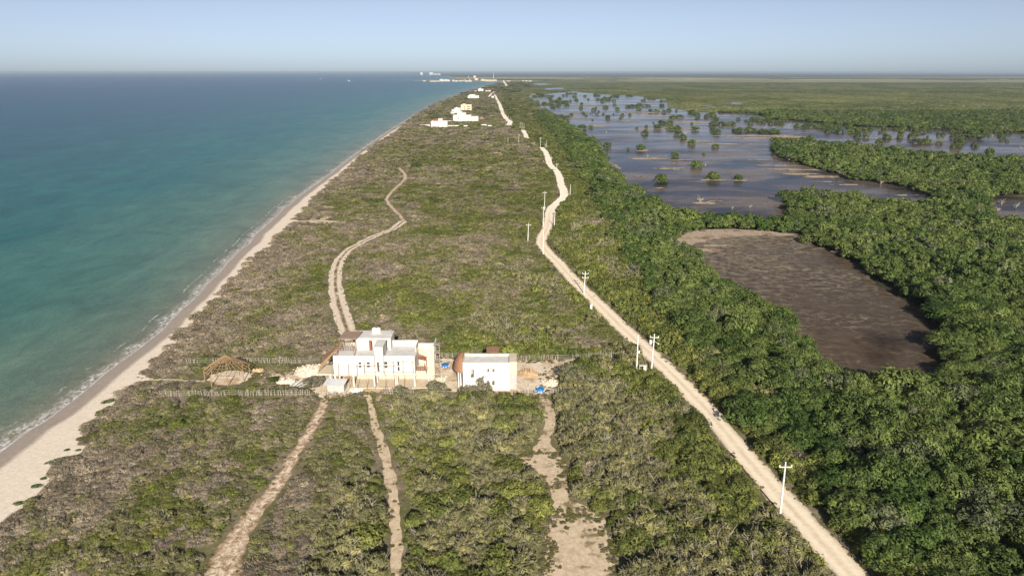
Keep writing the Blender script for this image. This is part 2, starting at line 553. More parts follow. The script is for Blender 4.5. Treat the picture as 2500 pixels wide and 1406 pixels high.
SPUR = [(716, 541), (760, 540), (790, 542), (830, 541)]
TRA = [(797, 965), (790, 985), (765, 1040), (720, 1110), (680, 1180), (630, 1240), (590, 1290), (560, 1350), (540, 1406), (525, 1470)]
TRAW = [2.0, 1.9, 2.0, 2.1, 2.6, 3.0, 3.6, 4.3, 4.6, 4.6]
TRB = [(893, 962), (905, 985), (915, 1040), (935, 1090), (950, 1150), (962, 1220), (968, 1290), (970, 1350), (963, 1406), (957, 1460)]
TRBW = [1.1, 1.1, 1.4, 1.7, 1.8, 1.8, 1.6, 1.6, 1.6, 1.6]
TRC = [(1318, 962), (1335, 985), (1347, 1012), (1336, 1060), (1330, 1100), (1340, 1150), (1358, 1185), (1376, 1222), (1402, 1262), (1412, 1330), (1405, 1420), (1400, 1480)]
TRCW = [2.2, 1.7, 1.9, 2.1, 4.0, 5.0, 3.2, 3.0, 6.5, 8.0, 9.5, 9.5]
BEACHP = [(328, 925), (400, 927), (455, 929), (500, 930)]
TRAILS = []


def trail(name, px, wd, m, z, label, rag=0.5, step=0.5):
    mb = MB()
    pl = ribbon(mb, P(*np.array(px, float).T), wd, z, step, rag, len(TRAILS) * 7)
    TRAILS.append((pl, np.interp(np.linspace(0, 1, len(pl)), np.linspace(0, 1, len(wd)), wd)))
    return struct(build_ribbon(mb, name, m), label=label)


trail('path', TRACK, TRACKW, M_TRACK, LZ + .014, 'two rut sandy track curving behind the big house', 0.4)
trail('path', TRACK2, [2.0] * 8 + [2.6, 2.6, 2.0], M_TRAIL, LZ + .010, 'narrow reddish trail continuing the sandy track', 0.6)
trail('path', SPUR, [1.5, 5, 7, 1.2], M_TRACK, LZ + .016, 'short sandy spur from the beach into the scrub', 0.5)
trail('path', TRA, TRAW, M_TRAIL, LZ + .012, 'broad reddish sandy trail leading to the shed', 0.7)
trail('path', TRB, TRBW, M_CLEAR, LZ + .012, 'narrow pale trail leading to the front fence', 0.35)
trail('path', TRC, TRCW, M_CLEAR, LZ + .012, 'sandy trail widening into bare clearings', 1.0)
trail('path', BEACHP, [1.4, .9, .8, .8], M_TRACK, LZ + .016, 'thin sandy path from the beach to the palapa', 0.2)


# --- flat irregular sheets
def sheet(name, px, z, m, sub=14, rag=0.9, seed=0, world=False):
    pts = np.array(px, float) if world else P(*np.array(px, float).T)
    out = []
    n = len(pts)
    for i in range(n):
        a = pts[i]; b_ = pts[(i + 1) % n]
        k = max(2, min(sub, int(np.hypot(*(b_ - a)) / 1.0)))
        for j in range(k):
            out.append(a + (b_ - a) * j / k)
    out = np.array(out)
    c = out.mean(0)
    d = out - c; l = np.hypot(*d.T)[:, None] + 1e-6
    j = (fbm(np.arange(len(out)) * 0.7, np.arange(len(out)) * 0.0 + seed, 31) - .5)[:, None] * 2 * rag
    out = out + d / l * j
    mb = MB(); mb.poly([(q[0], q[1], z) for q in out])
    return mb, out


m, nt, b = mat('lot_sand')
p = pos(nt)
f2 = noise(nt, p, 0.9, 8, 0.75); f1 = noise(nt, p, 0.22, 5, 0.65, 0.5)
c = ramp(nt, f2, [(0.3, (0.52, 0.42, 0.30)), (0.5, (0.66, 0.56, 0.43)), (0.7, (0.80, 0.72, 0.59))])
c2 = ramp(nt, f2, [(0.3, (0.36, 0.235, 0.13)), (0.7, (0.56, 0.41, 0.27))])
c = mix(nt, maprange(nt, f1, 0.47, 0.6), c, c2)
nt.links.new(c, b.inputs['Base Color']); b.inputs['Roughness'].default_value = 0.95; b.inputs['Specular IOR Level'].default_value = 0.1
bump(nt, b, f2, 0.6, 0.2)
M_LOT = m
LOT = [(620, 915), (700, 908), (760, 903), (790, 885), (815, 870), (1060, 866), (1120, 878), (1265, 880), (1330, 880), (1405, 876), (1392, 893), (1368, 912), (1360, 940), (1358, 955), (1330, 966), (1250, 967), (1215, 962), (1000, 950), (940, 958), (860, 962), (790, 975), (760, 950), (735, 945), (690, 940), (665, 928)]
mb, LOTW = sheet('sandy_lot', LOT, LZ + .020, M_LOT)
struct(mb.build('terrain', M_LOT), label='cleared pale sandy building lot around the unfinished houses')
PALF = [(506, 928), (530, 938), (560, 941), (585, 938), (612, 924), (650, 916), (620, 910), (560, 905), (515, 915)]
mb, PALW = sheet('palapa_lot', PALF, LZ + .026, M_LOT)
struct(mb.build('terrain', M_LOT), label='pale sandy patch under the open roof frame')
CLEAR = [(1268, 1115), (1300, 1105), (1340, 1108), (1372, 1120), (1385, 1150), (1372, 1180), (1345, 1190), (1318, 1170), (1296, 1150)]
CLEAR2 = [(1322, 1285), (1400, 1250), (1480, 1268), (1500, 1330), (1515, 1420), (1520, 1490), (1315, 1490), (1328, 1406), (1345, 1340)]
mb, C1W = sheet('c', CLEAR, LZ + .008, M_CLEAR, rag=1.2); struct(mb.build('terrain', M_CLEAR), label='bare reddish sand clearing on the sandy trail')
mb, C2W = sheet('c', CLEAR2, LZ + .008, M_CLEAR, rag=1.2); struct(mb.build('terrain', M_CLEAR), label='large dry bare clearing at the near end of the sandy trail')

# --- lagoon
LAG = [(1285, 234), (1400, 224), (1460, 230), (1545, 234), (1625, 243), (1645, 262), (1690, 272), (1760, 276), (1850, 278), (1880, 290), (2000, 300), (2100, 310), (2200, 312), (2300, 316), (2400, 320), (2500, 324), (2750, 332),
       (2750, 412), (2500, 398), (2350, 392), (2200, 375), (2100, 364), (1960, 350), (1896, 345), (1890, 368), (1912, 388), (2000, 412), (2090, 440), (2180, 452), (2268, 474), (2300, 488), (2240, 512), (2180, 508),
       (2060, 482), (1915, 482), (1914, 495), (1930, 524), (1975, 562), (2000, 602), (1950, 580), (1950, 548), (1800, 543), (1640, 528), (1580, 492), (1525, 455), (1474, 404), (1478, 388), (1450, 355), (1405, 322), (1370, 295), (1318, 262)]
POND = [(1652, 590), (1665, 572), (1700, 563), (1780, 560), (1870, 566), (1942, 575), (1990, 598), (2040, 614), (2095, 650), (2150, 698), (2230, 745), (2300, 782), (2325, 815), (2290, 845), (2300, 890), (2285, 935), (2220, 958),
        (2100, 948), (2030, 910), (1960, 835), (1900, 770), (1830, 735), (1760, 690), (1700, 640)]
PONDR = [(2395, 492), (2450, 478), (2520, 474), (2700, 478), (2700, 570), (2500, 556), (2430, 548)]
POOL = [(2420, 1135), (2480, 1120), (2560, 1130), (2560, 1175), (2480, 1172), (2440, 1160)]
POOLS = [[(1760, 252), (1800, 248), (1830, 252), (1800, 258)], [(2105, 272), (2150, 263), (2178, 258), (2160, 268), (2125, 277)], [(2258, 290), (2300, 292), (2320, 298), (2280, 299)], [(1290, 205), (1340, 203), (1350, 208), (1300, 210)], [(1700, 262), (1740, 258), (1750, 264), (1710, 267)], [(1320, 216), (1380, 214), (1390, 219), (1330, 221)]]


def lagoon_mat(name, deep, mudc, thr, scale, rough, spec, mudsx=(0.05, 0.05), fth=0.74, fs=(0.5, 0.8), grad=None):
    m, nt, b = mat(name)
    p = pos(nt)
    f1 = noise(nt, pos(nt, (mudsx[0], mudsx[1], .05)), scale, 6, 0.66, 0.6)
    f2 = noise(nt, pos(nt, (fs[0], fs[1], 1)), 1.0, 8, 0.78, 0.7)
    if grad:
        sp_ = N(nt, 'ShaderNodeSeparateXYZ', {'Vector': N(nt, 'ShaderNodeNewGeometry').outputs['Position']})
        gy = math_(nt, 'SUBTRACT', sp_.outputs['Y'], math_(nt, 'MULTIPLY', sp_.outputs['X'], 0.9))
        f1 = math_(nt, 'ADD', f1, maprange(nt, gy, *grad))
        f2 = math_(nt, 'ADD', f2, maprange(nt, gy, grad[0], grad[1], -0.02, 0.07))
    f3 = noise(nt, pos(nt, (0.012, 0.03, 0.02)), 1.0, 4, 0.6)
    wc = ramp(nt, f3, [(0.35, deep), (0.65, tuple(x * 1.7 for x in deep))])
    brown = noise(nt, pos(nt, (0.02, 0.02, 0.02)), 1.0, 5, 0.7)
    wc = mix(nt, maprange(nt, brown, 0.47, 0.62, 0, 0.9), wc, (0.060, 0.036, 0.019))
    mc = ramp(nt, f2, [(0.42, tuple(x * .35 for x in mudc)), (0.66, tuple(min(1, x * 1.3) for x in mudc))])
    # submerged algae mats below, exposed crust above the threshold
    shallow = maprange(nt, f1, thr - 0.13, thr)
    wc = mix(nt, math_(nt, 'MULTIPLY', shallow, 0.7), wc, mix(nt, 0.5, mc, (0.10, 0.065, 0.04)))
    mud = math_(nt, 'MULTIPLY', maprange(nt, f1, thr, thr + 0.12), maprange(nt, math_(nt, 'ADD', f2, math_(nt, 'MULTIPLY', f1, 0.35)), fth, fth + 0.10))
    cr = N(nt, 'ShaderNodeTexVoronoi', {'Vector': p, 'Scale': 0.55}, feature='DISTANCE_TO_EDGE').outputs['Distance']
    c = mix(nt, mud, wc, mc)
    nt.links.new(c, b.inputs['Base Color'])
    rip = noise(nt, pos(nt, (0.008, 0.02, 0.02)), 1.0, 4, 0.65)
    rr = maprange(nt, rip, 0.4, 0.6, rough, rough + 0.14)
    rr2 = N(nt, 'ShaderNodeMix', {0: mud, 2: rr, 3: 0.95}); nt.links.new(rr2.outputs[0], b.inputs['Roughness'])
    sp = N(nt, 'ShaderNodeMix', {0: mud, 2: spec, 3: 0.05}); nt.links.new(sp.outputs[0], b.inputs['Specular IOR Level'])
    b.inputs['IOR'].default_value = 1.33
    wv = noise(nt, pos(nt, (0.9, 0.9, 1)), 1.0, 5, 0.7)
    n1 = N(nt, 'ShaderNodeBump', {'Height': wv, 'Strength': 0.30, 'Distance': 0.10})
    nt.links.new(n1.outputs['Normal'], b.inputs['Normal'])
    return m


M_LAG = lagoon_mat('lagoon_water', (0.014, 0.014, 0.021), (0.34, 0.26, 0.19), 0.565, 1.0, 0.09, 0.035, (0.014, 0.026))
M_POND = lagoon_mat('pond_water', (0.011, 0.009, 0.007), (0.19, 0.16, 0.12), 0.40, 1.0, 0.14, 0.03, (0.035, 0.035), 0.69, (0.30, 0.45), (70, 210, -0.10, 0.16))
mb, LAGW = sheet('lagoon', LAG, LZ + .060, M_LAG, 12, 0.8); struct(mb.build('lagoon', M_LAG), label='shallow brown blue lagoon dotted with mangrove islets')
mb, PONDW = sheet('pond', POND, LZ + .064, M_POND, 12, 2.2); struct(mb.build('pond', M_POND), label='dark drying pond with cracked algae crust')
mb, PRW = sheet('pond', PONDR, LZ + .058, M_LAG, 12, 0.8); struct(mb.build('pond', M_LAG), label='brown pond at the right edge behind the mangroves')
mb, PLW = sheet('pond', POOL, LZ + .058, M_POND, 8, 0.3); struct(mb.build('pond', M_POND), label='dark pool under the mangroves near the right edge')
mb = MB()
for i, q in enumerate(POOLS):
    k, o_ = sheet('pond', q, LZ + .06, M_LAG, 10, 3.0, i)
    mb.add(np.array([(a[0], a[1], LZ + .06) for a in o_]), [tuple(range(len(o_)))])
struct(mb.build('pond', M_LAG), label='far open pools glinting in the mangrove forest')

# mud and salt flats around the lagoon
m, nt, b = mat('salt_mud')
p = pos(nt)
f2 = noise(nt, p, 0.8, 8, 0.78); f1 = noise(nt, p, 0.15, 5, 0.7, 0.8)
c = ramp(nt, f2, [(0.3, (0.22, 0.165, 0.12)), (0.5, (0.36, 0.285, 0.215)), (0.7, (0.50, 0.415, 0.33))])
c = mix(nt, maprange(nt, f1, 0.5, 0.62), c, ramp(nt, f2, [(0.3, (0.10, 0.06, 0.035)), (0.7, (0.22, 0.14, 0.085))]))
nt.links.new(c, b.inputs['Base Color']); b.inputs['Roughness'].default_value = 0.9; b.inputs['Specular IOR Level'].default_value = 0.15
M_MUD = m
FLATS = []   # (px, py, rx m, ry m)
for q in [(1500, 405, 4, 14), (1690, 300, 26, 10), (1600, 283, 40, 16), (1560, 275, 30, 14), (1710, 345, 12, 5), (1845, 338, 26, 7), (1760, 352, 22, 6), (1585, 388, 14, 5), (1640, 412, 9, 5), (1720, 497, 5, 3),
          (1745, 440, 8, 3), (1800, 441, 6, 2.5), (1610, 315, 20, 6), (1570, 368, 9, 4), (1660, 316, 22, 7), (1800, 332, 30, 6), (1880, 332, 34, 8), (1930, 336, 24, 8), (2170, 338, 16, 5), (2280, 345, 8, 3),
          (1430, 262, 30, 12), (1480, 258, 40, 12), (1340, 246, 30, 20), (1395, 275, 22, 8), (1410, 290, 20, 6), (1455, 310, 14, 6), (1530, 296, 16, 6), (1960, 425, 14, 4), (2010, 432, 12, 4), (2060, 452, 6, 2),
          (1930, 415, 18, 4), (1900, 405, 14, 3.5), (2020, 445, 7, 2), (1850, 392, 10, 3), (1610, 460, 4, 1.5), (1960, 520, 2.2, 3), (2240, 525, 7, 4), (2320, 505, 7, 2), (2210, 478, 6, 2), (1560, 432, 5, 2),
          (2030, 590, 6, 3.5), (2055, 612, 4, 3), (2010, 575, 4, 2.5), (1735, 612, 5, 2), (1760, 600, 5, 1.5), (1750, 492, 4, 1.2), (1880, 498, 3, 1), (1930, 500, 3, 1), (1670, 403, 4, 1.4), (1660, 392, 7, 2)]:
    FLATS.append(q)
mb = MB()
rf = np.random.default_rng(77); kz = 0
for i, (px, py, rx, ry) in enumerate(FLATS):
    c0 = P(px, py)
    for q in range(int(8 + rx * 1.5)):
        s_ = min(rf.lognormal(-1.6, .55), 7.0 / rx); n = 18
        cx_ = c0[0] + rf.normal() * rx * .48; cy_ = c0[1] + rf.normal() * ry * .5
        a = np.linspace(0, 2 * math.pi, n, endpoint=False)
        r = 0.35 + 1.3 * fbm(np.cos(a) * 1.8 + kz * 7, np.sin(a) * 1.8 + kz * 3, 40, 4)
        mb.add(np.stack([cx_ + np.cos(a) * r * rx * s_ * 1.1, cy_ + np.sin(a) * r * np.clip(ry * s_ * 1.3, .5, 4.0), np.full(n, LZ + 0.085 + 0.00008 * kz)], -1), [tuple(range(n))]); kz += 1
rim = [(1640, 606), (1652, 585), (1668, 570), (1705, 562), (1780, 559), (1870, 564), (1950, 573), (1900, 577), (1850, 576), (1800, 578), (1770, 583), (1740, 584), (1722, 592), (1700, 592), (1684, 604), (1660, 612)]
k, o_ = sheet('r', rim, LZ, M_MUD, 10, 0.7, 5)
mb.add(np.array([(a[0], a[1], LZ + .080) for a in o_]), [tuple(range(len(o_)))])
struct(mb.build('terrain', M_MUD), label='tan mud and salt flats rising from the lagoon')

# --- haze
m = bpy.data.materials.new('haze_air'); m.use_nodes = True
nt = m.node_tree; nt.nodes.remove(nt.nodes['Principled BSDF'])
pv = N(nt, 'ShaderNodeVolumePrincipled', {'Color': (0.44, 0.55, 0.69, 1), 'Density': 5.5e-5, 'Anisotropy': 0.0})
nt.links.new(pv.outputs[0], nt.nodes['Material Output'].inputs['Volume'])
mb = MB(); mb.box(-62500, 62500, -600, 63500, -6.0, 68.0)
hz = mb.build('haze', m); tag(hz, 'thin bluish haze over the distant sea and land', 'haze', kind='stuff')
# ------------------------------------------------------------------ vegetation
def leaf_mat():
    m, nt, b = mat('leaves')
    t = attr(nt, 'tint', 'INSTANCER').outputs['Color']
    lv = attr(nt, 'lv').outputs['Fac']
    k = ramp(nt, lv, [(0.0, (0.55, 0.57, 0.6)), (0.55, (1.0, 1.0, 1.0)), (1.0, (1.75, 1.65, 1.4))])
    c = mix(nt, 1.0, t, k, 'MULTIPLY')
    nt.links.new(c, b.inputs['Base Color'])
    b.inputs['Roughness'].default_value = 0.6; b.inputs['Specular IOR Level'].default_value = 0.25
    tr = N(nt, 'ShaderNodeBsdfTranslucent', {'Color': c})
    ms = N(nt, 'ShaderNodeMixShader', {0: 0.22, 1: b.outputs[0], 2: tr.outputs[0]})
    nt.links.new(ms.outputs[0], nt.nodes['Material Output'].inputs['Surface'])
    return m


def wood_mat(name, lo, hi):
    m, nt, b = mat(name)
    lv = attr(nt, 'lv').outputs['Fac']
    nt.links.new(ramp(nt, lv, [(0.0, lo), (1.0, hi)]), b.inputs['Base Color'])
    b.inputs['Roughness'].default_value = 0.9; b.inputs['Specular IOR Level'].default_value = 0.1
    return m


M_LEAF = leaf_mat()
M_TWIG = wood_mat('grey_twigs', (0.15, 0.13, 0.11), (0.36, 0.325, 0.28))
M_DEAD = wood_mat('bleached_wood', (0.22, 0.195, 0.17), (0.42, 0.385, 0.345))
M_BARK = wood_mat('mangrove_bark', (0.09, 0.075, 0.06), (0.20, 0.17, 0.14))


def quads(mb, p, nrm, s, asp, r, m=0, lv=None):
    """small leaf faces at P facing NRM"""
    n = len(p)
    nrm = nrm / (np.linalg.norm(nrm, axis=1)[:, None] + 1e-9)
    t = np.cross(nrm, r.normal(size=(n, 3))); t /= np.linalg.norm(t, axis=1)[:, None] + 1e-9
    b_ = np.cross(nrm, t)
    s = np.broadcast_to(np.asarray(s, float), (n,))[:, None]
    a = t * s * asp; c = b_ * s
    v = np.stack([p - a, p - c * .55 - a * .1, p + a, p + c * .55 + a * .1], 1).reshape(-1, 3)
    f = (np.arange(n)[:, None] * 4 + np.arange(4)[None]).tolist()
    mb.add(v, f, m, (r.random(n) if lv is None else lv).tolist())


def dome_dirs(r, n, lowz=-0.15):
    z = r.uniform(lowz, 1, n); a = r.uniform(0, 2 * math.pi, n); q = np.sqrt(np.maximum(0, 1 - z * z))
    return np.stack([q * np.cos(a), q * np.sin(a), z], -1)


def crown(mb, r, lobes, per, size, rad=1.0, h=0.8, lob=0.34, base=0.1, spread=0.75, up=0.5, m=0, flat=0.8, jit=0.45, asp=1.25):
    """foliage made of leaf sprays gathered in uneven lobes over a dome"""
    d = dome_dirs(r, lobes, -0.1)
    rr = rad * spread * (0.55 + 0.45 * r.random(lobes) ** 0.5)
    c = np.stack([d[:, 0] * rr, d[:, 1] * rr, base + np.maximum(d[:, 2], 0.02) * rr * h + 0.12 * rad * r.random(lobes)], -1)
    lr = lob * rad * r.uniform(0.6, 1.25, lobes)
    tone = r.uniform(0, 1, lobes)
    for i in range(lobes):
        dd = dome_dirs(r, per, -0.35)
        q = c[i] + dd * lr[i] * r.uniform(0.72, 1.08, per)[:, None] * np.array([1, 1, flat])
        q[:, 2] = np.maximum(q[:, 2], 0.02)
        nn = dd + r.normal(size=(per, 3)) * jit + np.array([0, 0, up])
        lv = np.clip(0.65 * tone[i] + 0.35 * r.random(per), 0, 1)
        quads(mb, q, nn, size * r.uniform(0.7, 1.3, per), asp, r, m, lv)
    return c, lr


def twigs(mb, r, n, rad, h, th, m=1, sub=3, lift=0.4, lo=0.0):
    """branching twigs fanning out of the base"""
    d = dome_dirs(r, n, 0.12)
    for i in range(n):
        a = r.normal(size=3) * 0.08 * rad; a[2] = 0
        L = r.uniform(0.65, 1.05)
        e = np.array([d[i, 0] * rad * L, d[i, 1] * rad * L, d[i, 2] * h * L * 0.8 + lift * h * 0.5])
        k = a + (e - a) * 0.5 + r.normal(size=3) * 0.07 * rad; k[2] = abs(k[2]) + 0.02
        lv = float(r.uniform(lo, 1))
        mb.tube(a, k, th * 1.5, th, 3, m, lv, False); mb.tube(k, e, th, th * .4, 3, m, lv, False)
        for j in range(sub):
            s = k + (e - k) * r.uniform(0, 0.8)
            q = s + (e - k) * r.uniform(0.25, 0.6) + r.normal(size=3) * 0.16 * rad; q[2] = abs(q[2])
            mb.tube(s, q, th * .7, th * .3, 3, m, min(1.0, lv + 0.15), False)


def make_proto(kind, k, lod):
    """returns (foliage MB, wood MB) of unit radius"""
    r = np.random.default_rng(1000 + k * 17 + sum(map(ord, kind)) + lod)
    fo = MB(); wo = MB()
    q = [1.0, 0.42, 0.16][lod]; s = [1.0, 1.5, 2.3][lod]
    if kind == 'green':
        crown(fo, r, int(20 * q) + 6, 46 if lod == 0 else 28, 0.080 * s, 1, 0.75, 0.34, 0.06, 0.72, 0.7, jit=.4)
        if lod < 2: twigs(wo, r, int(6 * q) + 2, .8, .6, 0.012 * s, sub=2)
    elif kind == 'dry':
        crown(fo, r, int(30 * q) + 6, 44 if lod == 0 else 26, 0.060 * s, 1, 0.62, 0.30, 0.05, 0.80, 0.45, jit=.6, asp=2.0)
        twigs(wo, r, int(14 * q) + 3, .98, 0.72, 0.010 * s, sub=3 if lod == 0 else 2)
    elif kind == 'olive':
        twigs(wo, r, int(17 * q) + 3, 1.04, 0.98, 0.017 * s, sub=3 if lod == 0 else 2, lift=0.6, lo=0.5)
        c, lr = crown(fo, r, int(28 * q) + 6, 44 if lod == 0 else 26, 0.066 * s, 1, 0.85, 0.27, 0.12, 0.8, 0.45, flat=0.65, jit=.5, asp=1.8)
    elif kind == 'mound':
        crown(fo, r, int(34 * q) + 7, 40 if lod == 0 else 24, 0.062 * s, 1, 0.55, 0.28, 0.02, 0.84, 0.8, flat=0.6, jit=.45, asp=1.6)
        if lod < 2: twigs(wo, r, int(12 * q) + 2, 1, .6, .011 * s, sub=2, lo=.4)
    elif kind == 'mangrove':
        crown(fo, r, int(34 * q) + 8, 70 if lod == 0 else 40, 0.058 * s, 1, 0.82, 0.30, 0.3, 0.78, 0.6, jit=.32)
        # the lower skirt and the trunk
        wo.tube((0, 0, -0.02), (r.normal() * .05, r.normal() * .05, .62), .05, .03, 5, 0, .4)
        for j in range(6 if lod < 2 else 2):
            a = r.uniform(0, 6.28); wo.tube((0, 0, .2), (math.cos(a) * .6, math.sin(a) * .6, .6 + .3 * r.random()), .03, .012, 4, 0, .5)
            if lod == 0: wo.tube((0, 0, .25), (math.cos(a) * .22, math.sin(a) * .22, -.02), .016, .012, 3, 0, .5)
    elif kind == 'islet':
        crown(fo, r, int(36 * q) + 8, 56 if lod == 0 else 32, 0.072 * s, 1, 0.98, 0.28, 0.02, 0.80, 0.5, jit=.35)
        for j in range(9):
            a = r.uniform(0, 6.28); wo.tube((math.cos(a) * .12, math.sin(a) * .12, .4), (math.cos(a) * .75, math.sin(a) * .75, -.05), .02, .012, 3, 0, .4)
    elif kind == 'clump':
        # several crowns grown together, for the forest far away
        for j in range(12):
            x, y = r.uniform(-.85, .85, 2); sc = r.uniform(.2, .36)
            t = MB(); crown(t, r, 7, 11, 0.13, 1, 0.8, 0.42, 0.1, 0.7, 0.6)
            v = np.concatenate(t.v) * sc * np.array([1, 1, .75]) + np.array([x, y, 0])
            fo.add(v, t.f, 0, t.lv)
    return fo, wo


WOODS = {'green': M_TWIG, 'dry': M_TWIG, 'olive': M_TWIG, 'mound': M_TWIG, 'mangrove': M_BARK, 'islet': M_BARK, 'clump': M_BARK}
PROTO = {}      # (kind, lod) -> list of (combined mesh, foliage mesh, stem mesh)
NVAR = {'green': 6, 'dry': 6, 'olive': 6, 'mound': 5, 'mangrove': 7, 'islet': 5, 'clump': 5}
for kind in NVAR:
    for lod in ((0, 1, 2) if kind != 'clump' else (2,)):
        L = []
        for k in range(NVAR[kind]):
            fo, wo = make_proto(kind, k, lod)
            both = MB()
            both.add(np.concatenate(fo.v), fo.f, 0, fo.lv)
            if wo.n:
                both.add(np.concatenate(wo.v), wo.f, 1, wo.lv)
            me = both.mesh(kind, [M_LEAF, WOODS[kind]])
            a = b_ = None
            if lod < 2 and kind != 'clump':
                a = fo.mesh(kind + '_foliage', M_LEAF)
                for f_ in range(1): pass
                wo.m = [0] * len(wo.m); b_ = wo.mesh(kind + '_stem', WOODS[kind])
            L.append((me, a, b_))
        PROTO[kind, lod] = L


def gn_scatter(name, x, y, z, scl, rot, idx, tint, protos):
    """one stuff object: a point per plant, instanced by geometry nodes"""
    n = len(x)
    me = bpy.data.meshes.new(name)
    me.vertices.add(n); me.vertices.foreach_set('co', np.stack([x, y, z], -1).astype(np.float32).reshape(-1))
    me.attributes.new('scl', 'FLOAT_VECTOR', 'POINT').data.foreach_set('vector', scl.astype(np.float32).reshape(-1))
    me.attributes.new('rot', 'FLOAT_VECTOR', 'POINT').data.foreach_set('vector', rot.astype(np.float32).reshape(-1))
    me.attributes.new('pick', 'INT', 'POINT').data.foreach_set('value', idx.astype(np.int32))
    me.attributes.new('tint', 'FLOAT_COLOR', 'POINT').data.foreach_set('color', np.concatenate([tint, np.ones((n, 1))], 1).astype(np.float32).reshape(-1))
    me.update()
    o = link(name, me)
    coll = bpy.data.collections.new(name + '_kinds')
    for i, pm in enumerate(protos):
        coll.objects.link(bpy.data.objects.new('%s_%03d' % (name, i), pm))
    g = bpy.data.node_groups.new(name, 'GeometryNodeTree')
    g.interface.new_socket('Geometry', in_out='INPUT', socket_type='NodeSocketGeometry')
    g.interface.new_socket('Geometry', in_out='OUTPUT', socket_type='NodeSocketGeometry')
    gi = g.nodes.new('NodeGroupInput'); go = g.nodes.new('NodeGroupOutput')
    ci = g.nodes.new('GeometryNodeCollectionInfo'); ci.inputs['Collection'].default_value = coll
    ci.inputs['Separate Children'].default_value = True; ci.inputs['Reset Children'].default_value = True
    ip = g.nodes.new('GeometryNodeInstanceOnPoints'); ip.inputs['Pick Instance'].default_value = True

    def na(nm, ty):
        q = g.nodes.new('GeometryNodeInputNamedAttribute'); q.data_type = ty; q.inputs['Name'].default_value = nm
        return q.outputs['Attribute']
    e2r = g.nodes.new('FunctionNodeEulerToRotation')
    g.links.new(na('rot', 'FLOAT_VECTOR'), e2r.inputs[0])
    g.links.new(gi.outputs[0], ip.inputs['Points']); g.links.new(ci.outputs[0], ip.inputs['Instance'])
    g.links.new(na('pick', 'INT'), ip.inputs['Instance Index'])
    g.links.new(e2r.outputs[0], ip.inputs['Rotation']); g.links.new(na('scl', 'FLOAT_VECTOR'), ip.inputs['Scale'])
    g.links.new(ip.outputs[0], go.inputs[0])
    md = o.modifiers.new('scatter', 'NODES'); md.node_group = g
    return o


# ---- land cover surveyed from the photograph (ground level directions)
MEDGE = [(2330, 1500), (2230, 1406), (2060, 1230), (1930, 1090), (1830, 985), (1720, 850), (1640, 745), (1570, 655), (1515, 575), (1485, 500), (1440, 430), (1400, 380), (1350, 325), (1300, 272), (1265, 240), (1245, 214)]
me_w = P(*np.array(MEDGE, float).T); me_w = me_w[np.argsort(me_w[:, 1])]
WATERS = [LAGW, PONDW, PRW, PLW] + [P(*np.array(q, float).T) for q in POOLS]


def xmang(y):
    return np.interp(y, me_w[:, 1], me_w[:, 0], right=70 + 0)


def in_water(x, y):
    k = np.zeros(x.shape, bool)
    for q in WATERS:
        k |= inpoly(x, y, q)
    return k


def jitter_grid(x0, x1, y0, y1, s, r, sy=None):
    sy = sy or s
    gx, gy = np.meshgrid(np.arange(x0, x1, s), np.arange(y0, y1, sy))
    n = gx.size
    return gx.ravel() + r.uniform(-.55, .55, n) * s, gy.ravel() + r.uniform(-.55, .55, n) * sy


def in_view(x, y, pad=90):
    px, py = pix(x, y)
    return (px > -pad) & (px < 2500 + pad) & (py < 1406 + 170) & (y > 20)


FENCES = []
BUILD_BOXES = []     # filled as (x0, x1, y0, y1) so that no bush grows inside a building


def clear_of_ways(x, y, rad):
    ok = np.ones(x.shape, bool)
    for pl, wd in ROADS:
        m_ = (np.abs(y - (pl[:, 1].min() + pl[:, 1].max()) / 2) < (pl[:, 1].max() - pl[:, 1].min()) / 2 + 12)
        i = np.where(m_ & ok)[0]
        d, _ = segdist(x[i], y[i], pl[::4] if len(pl) > 40 else pl)
        ok[i] &= d > wd / 2 + rad[i] * 0.72 + 0.25
    for pl, wd in TRAILS:
        i = np.where(ok & (y > pl[:, 1].min() - 8) & (y < pl[:, 1].max() + 8) & (x > pl[:, 0].min() - 9) & (x < pl[:, 0].max() + 9))[0]
        d, t = segdist(x[i], y[i], pl[::2])
        w_ = np.interp(t * 2, np.arange(len(wd)), wd)
        ok[i] &= d > w_ / 2 + rad[i] * 0.9
    for pg, pad in ((LOTW, 0.9), (PALW, 0.8), (C1W, 0.85), (C2W, 0.8)):
        i = np.where(ok & (y > pg[:, 1].min() - 6) & (y < pg[:, 1].max() + 6) & (x > pg[:, 0].min() - 6) & (x < pg[:, 0].max() + 6))[0]
        ins = inpoly(x[i], y[i], pg)
        d, _ = segdist(x[i], y[i], np.concatenate([pg, pg[:1]]))
        ok[i] &= ~ins & (d > rad[i] * pad - .1)
    for pl in FENCES:
        i = np.where(ok & (y > pl[:, 1].min() - 4) & (y < pl[:, 1].max() + 4))[0]
        d, _ = segdist(x[i], y[i], pl)
        front = y[i] < pl[:, 1].mean()
        ok[i] &= d > rad[i] * .6 + np.where(front, 1.2, .1)
    for (x0, x1, y0, y1) in BUILD_BOXES:
        ok &= ~((x > x0 - rad) & (x < x1 + rad) & (y > y0 - rad) & (y < y1 + rad))
    return ok


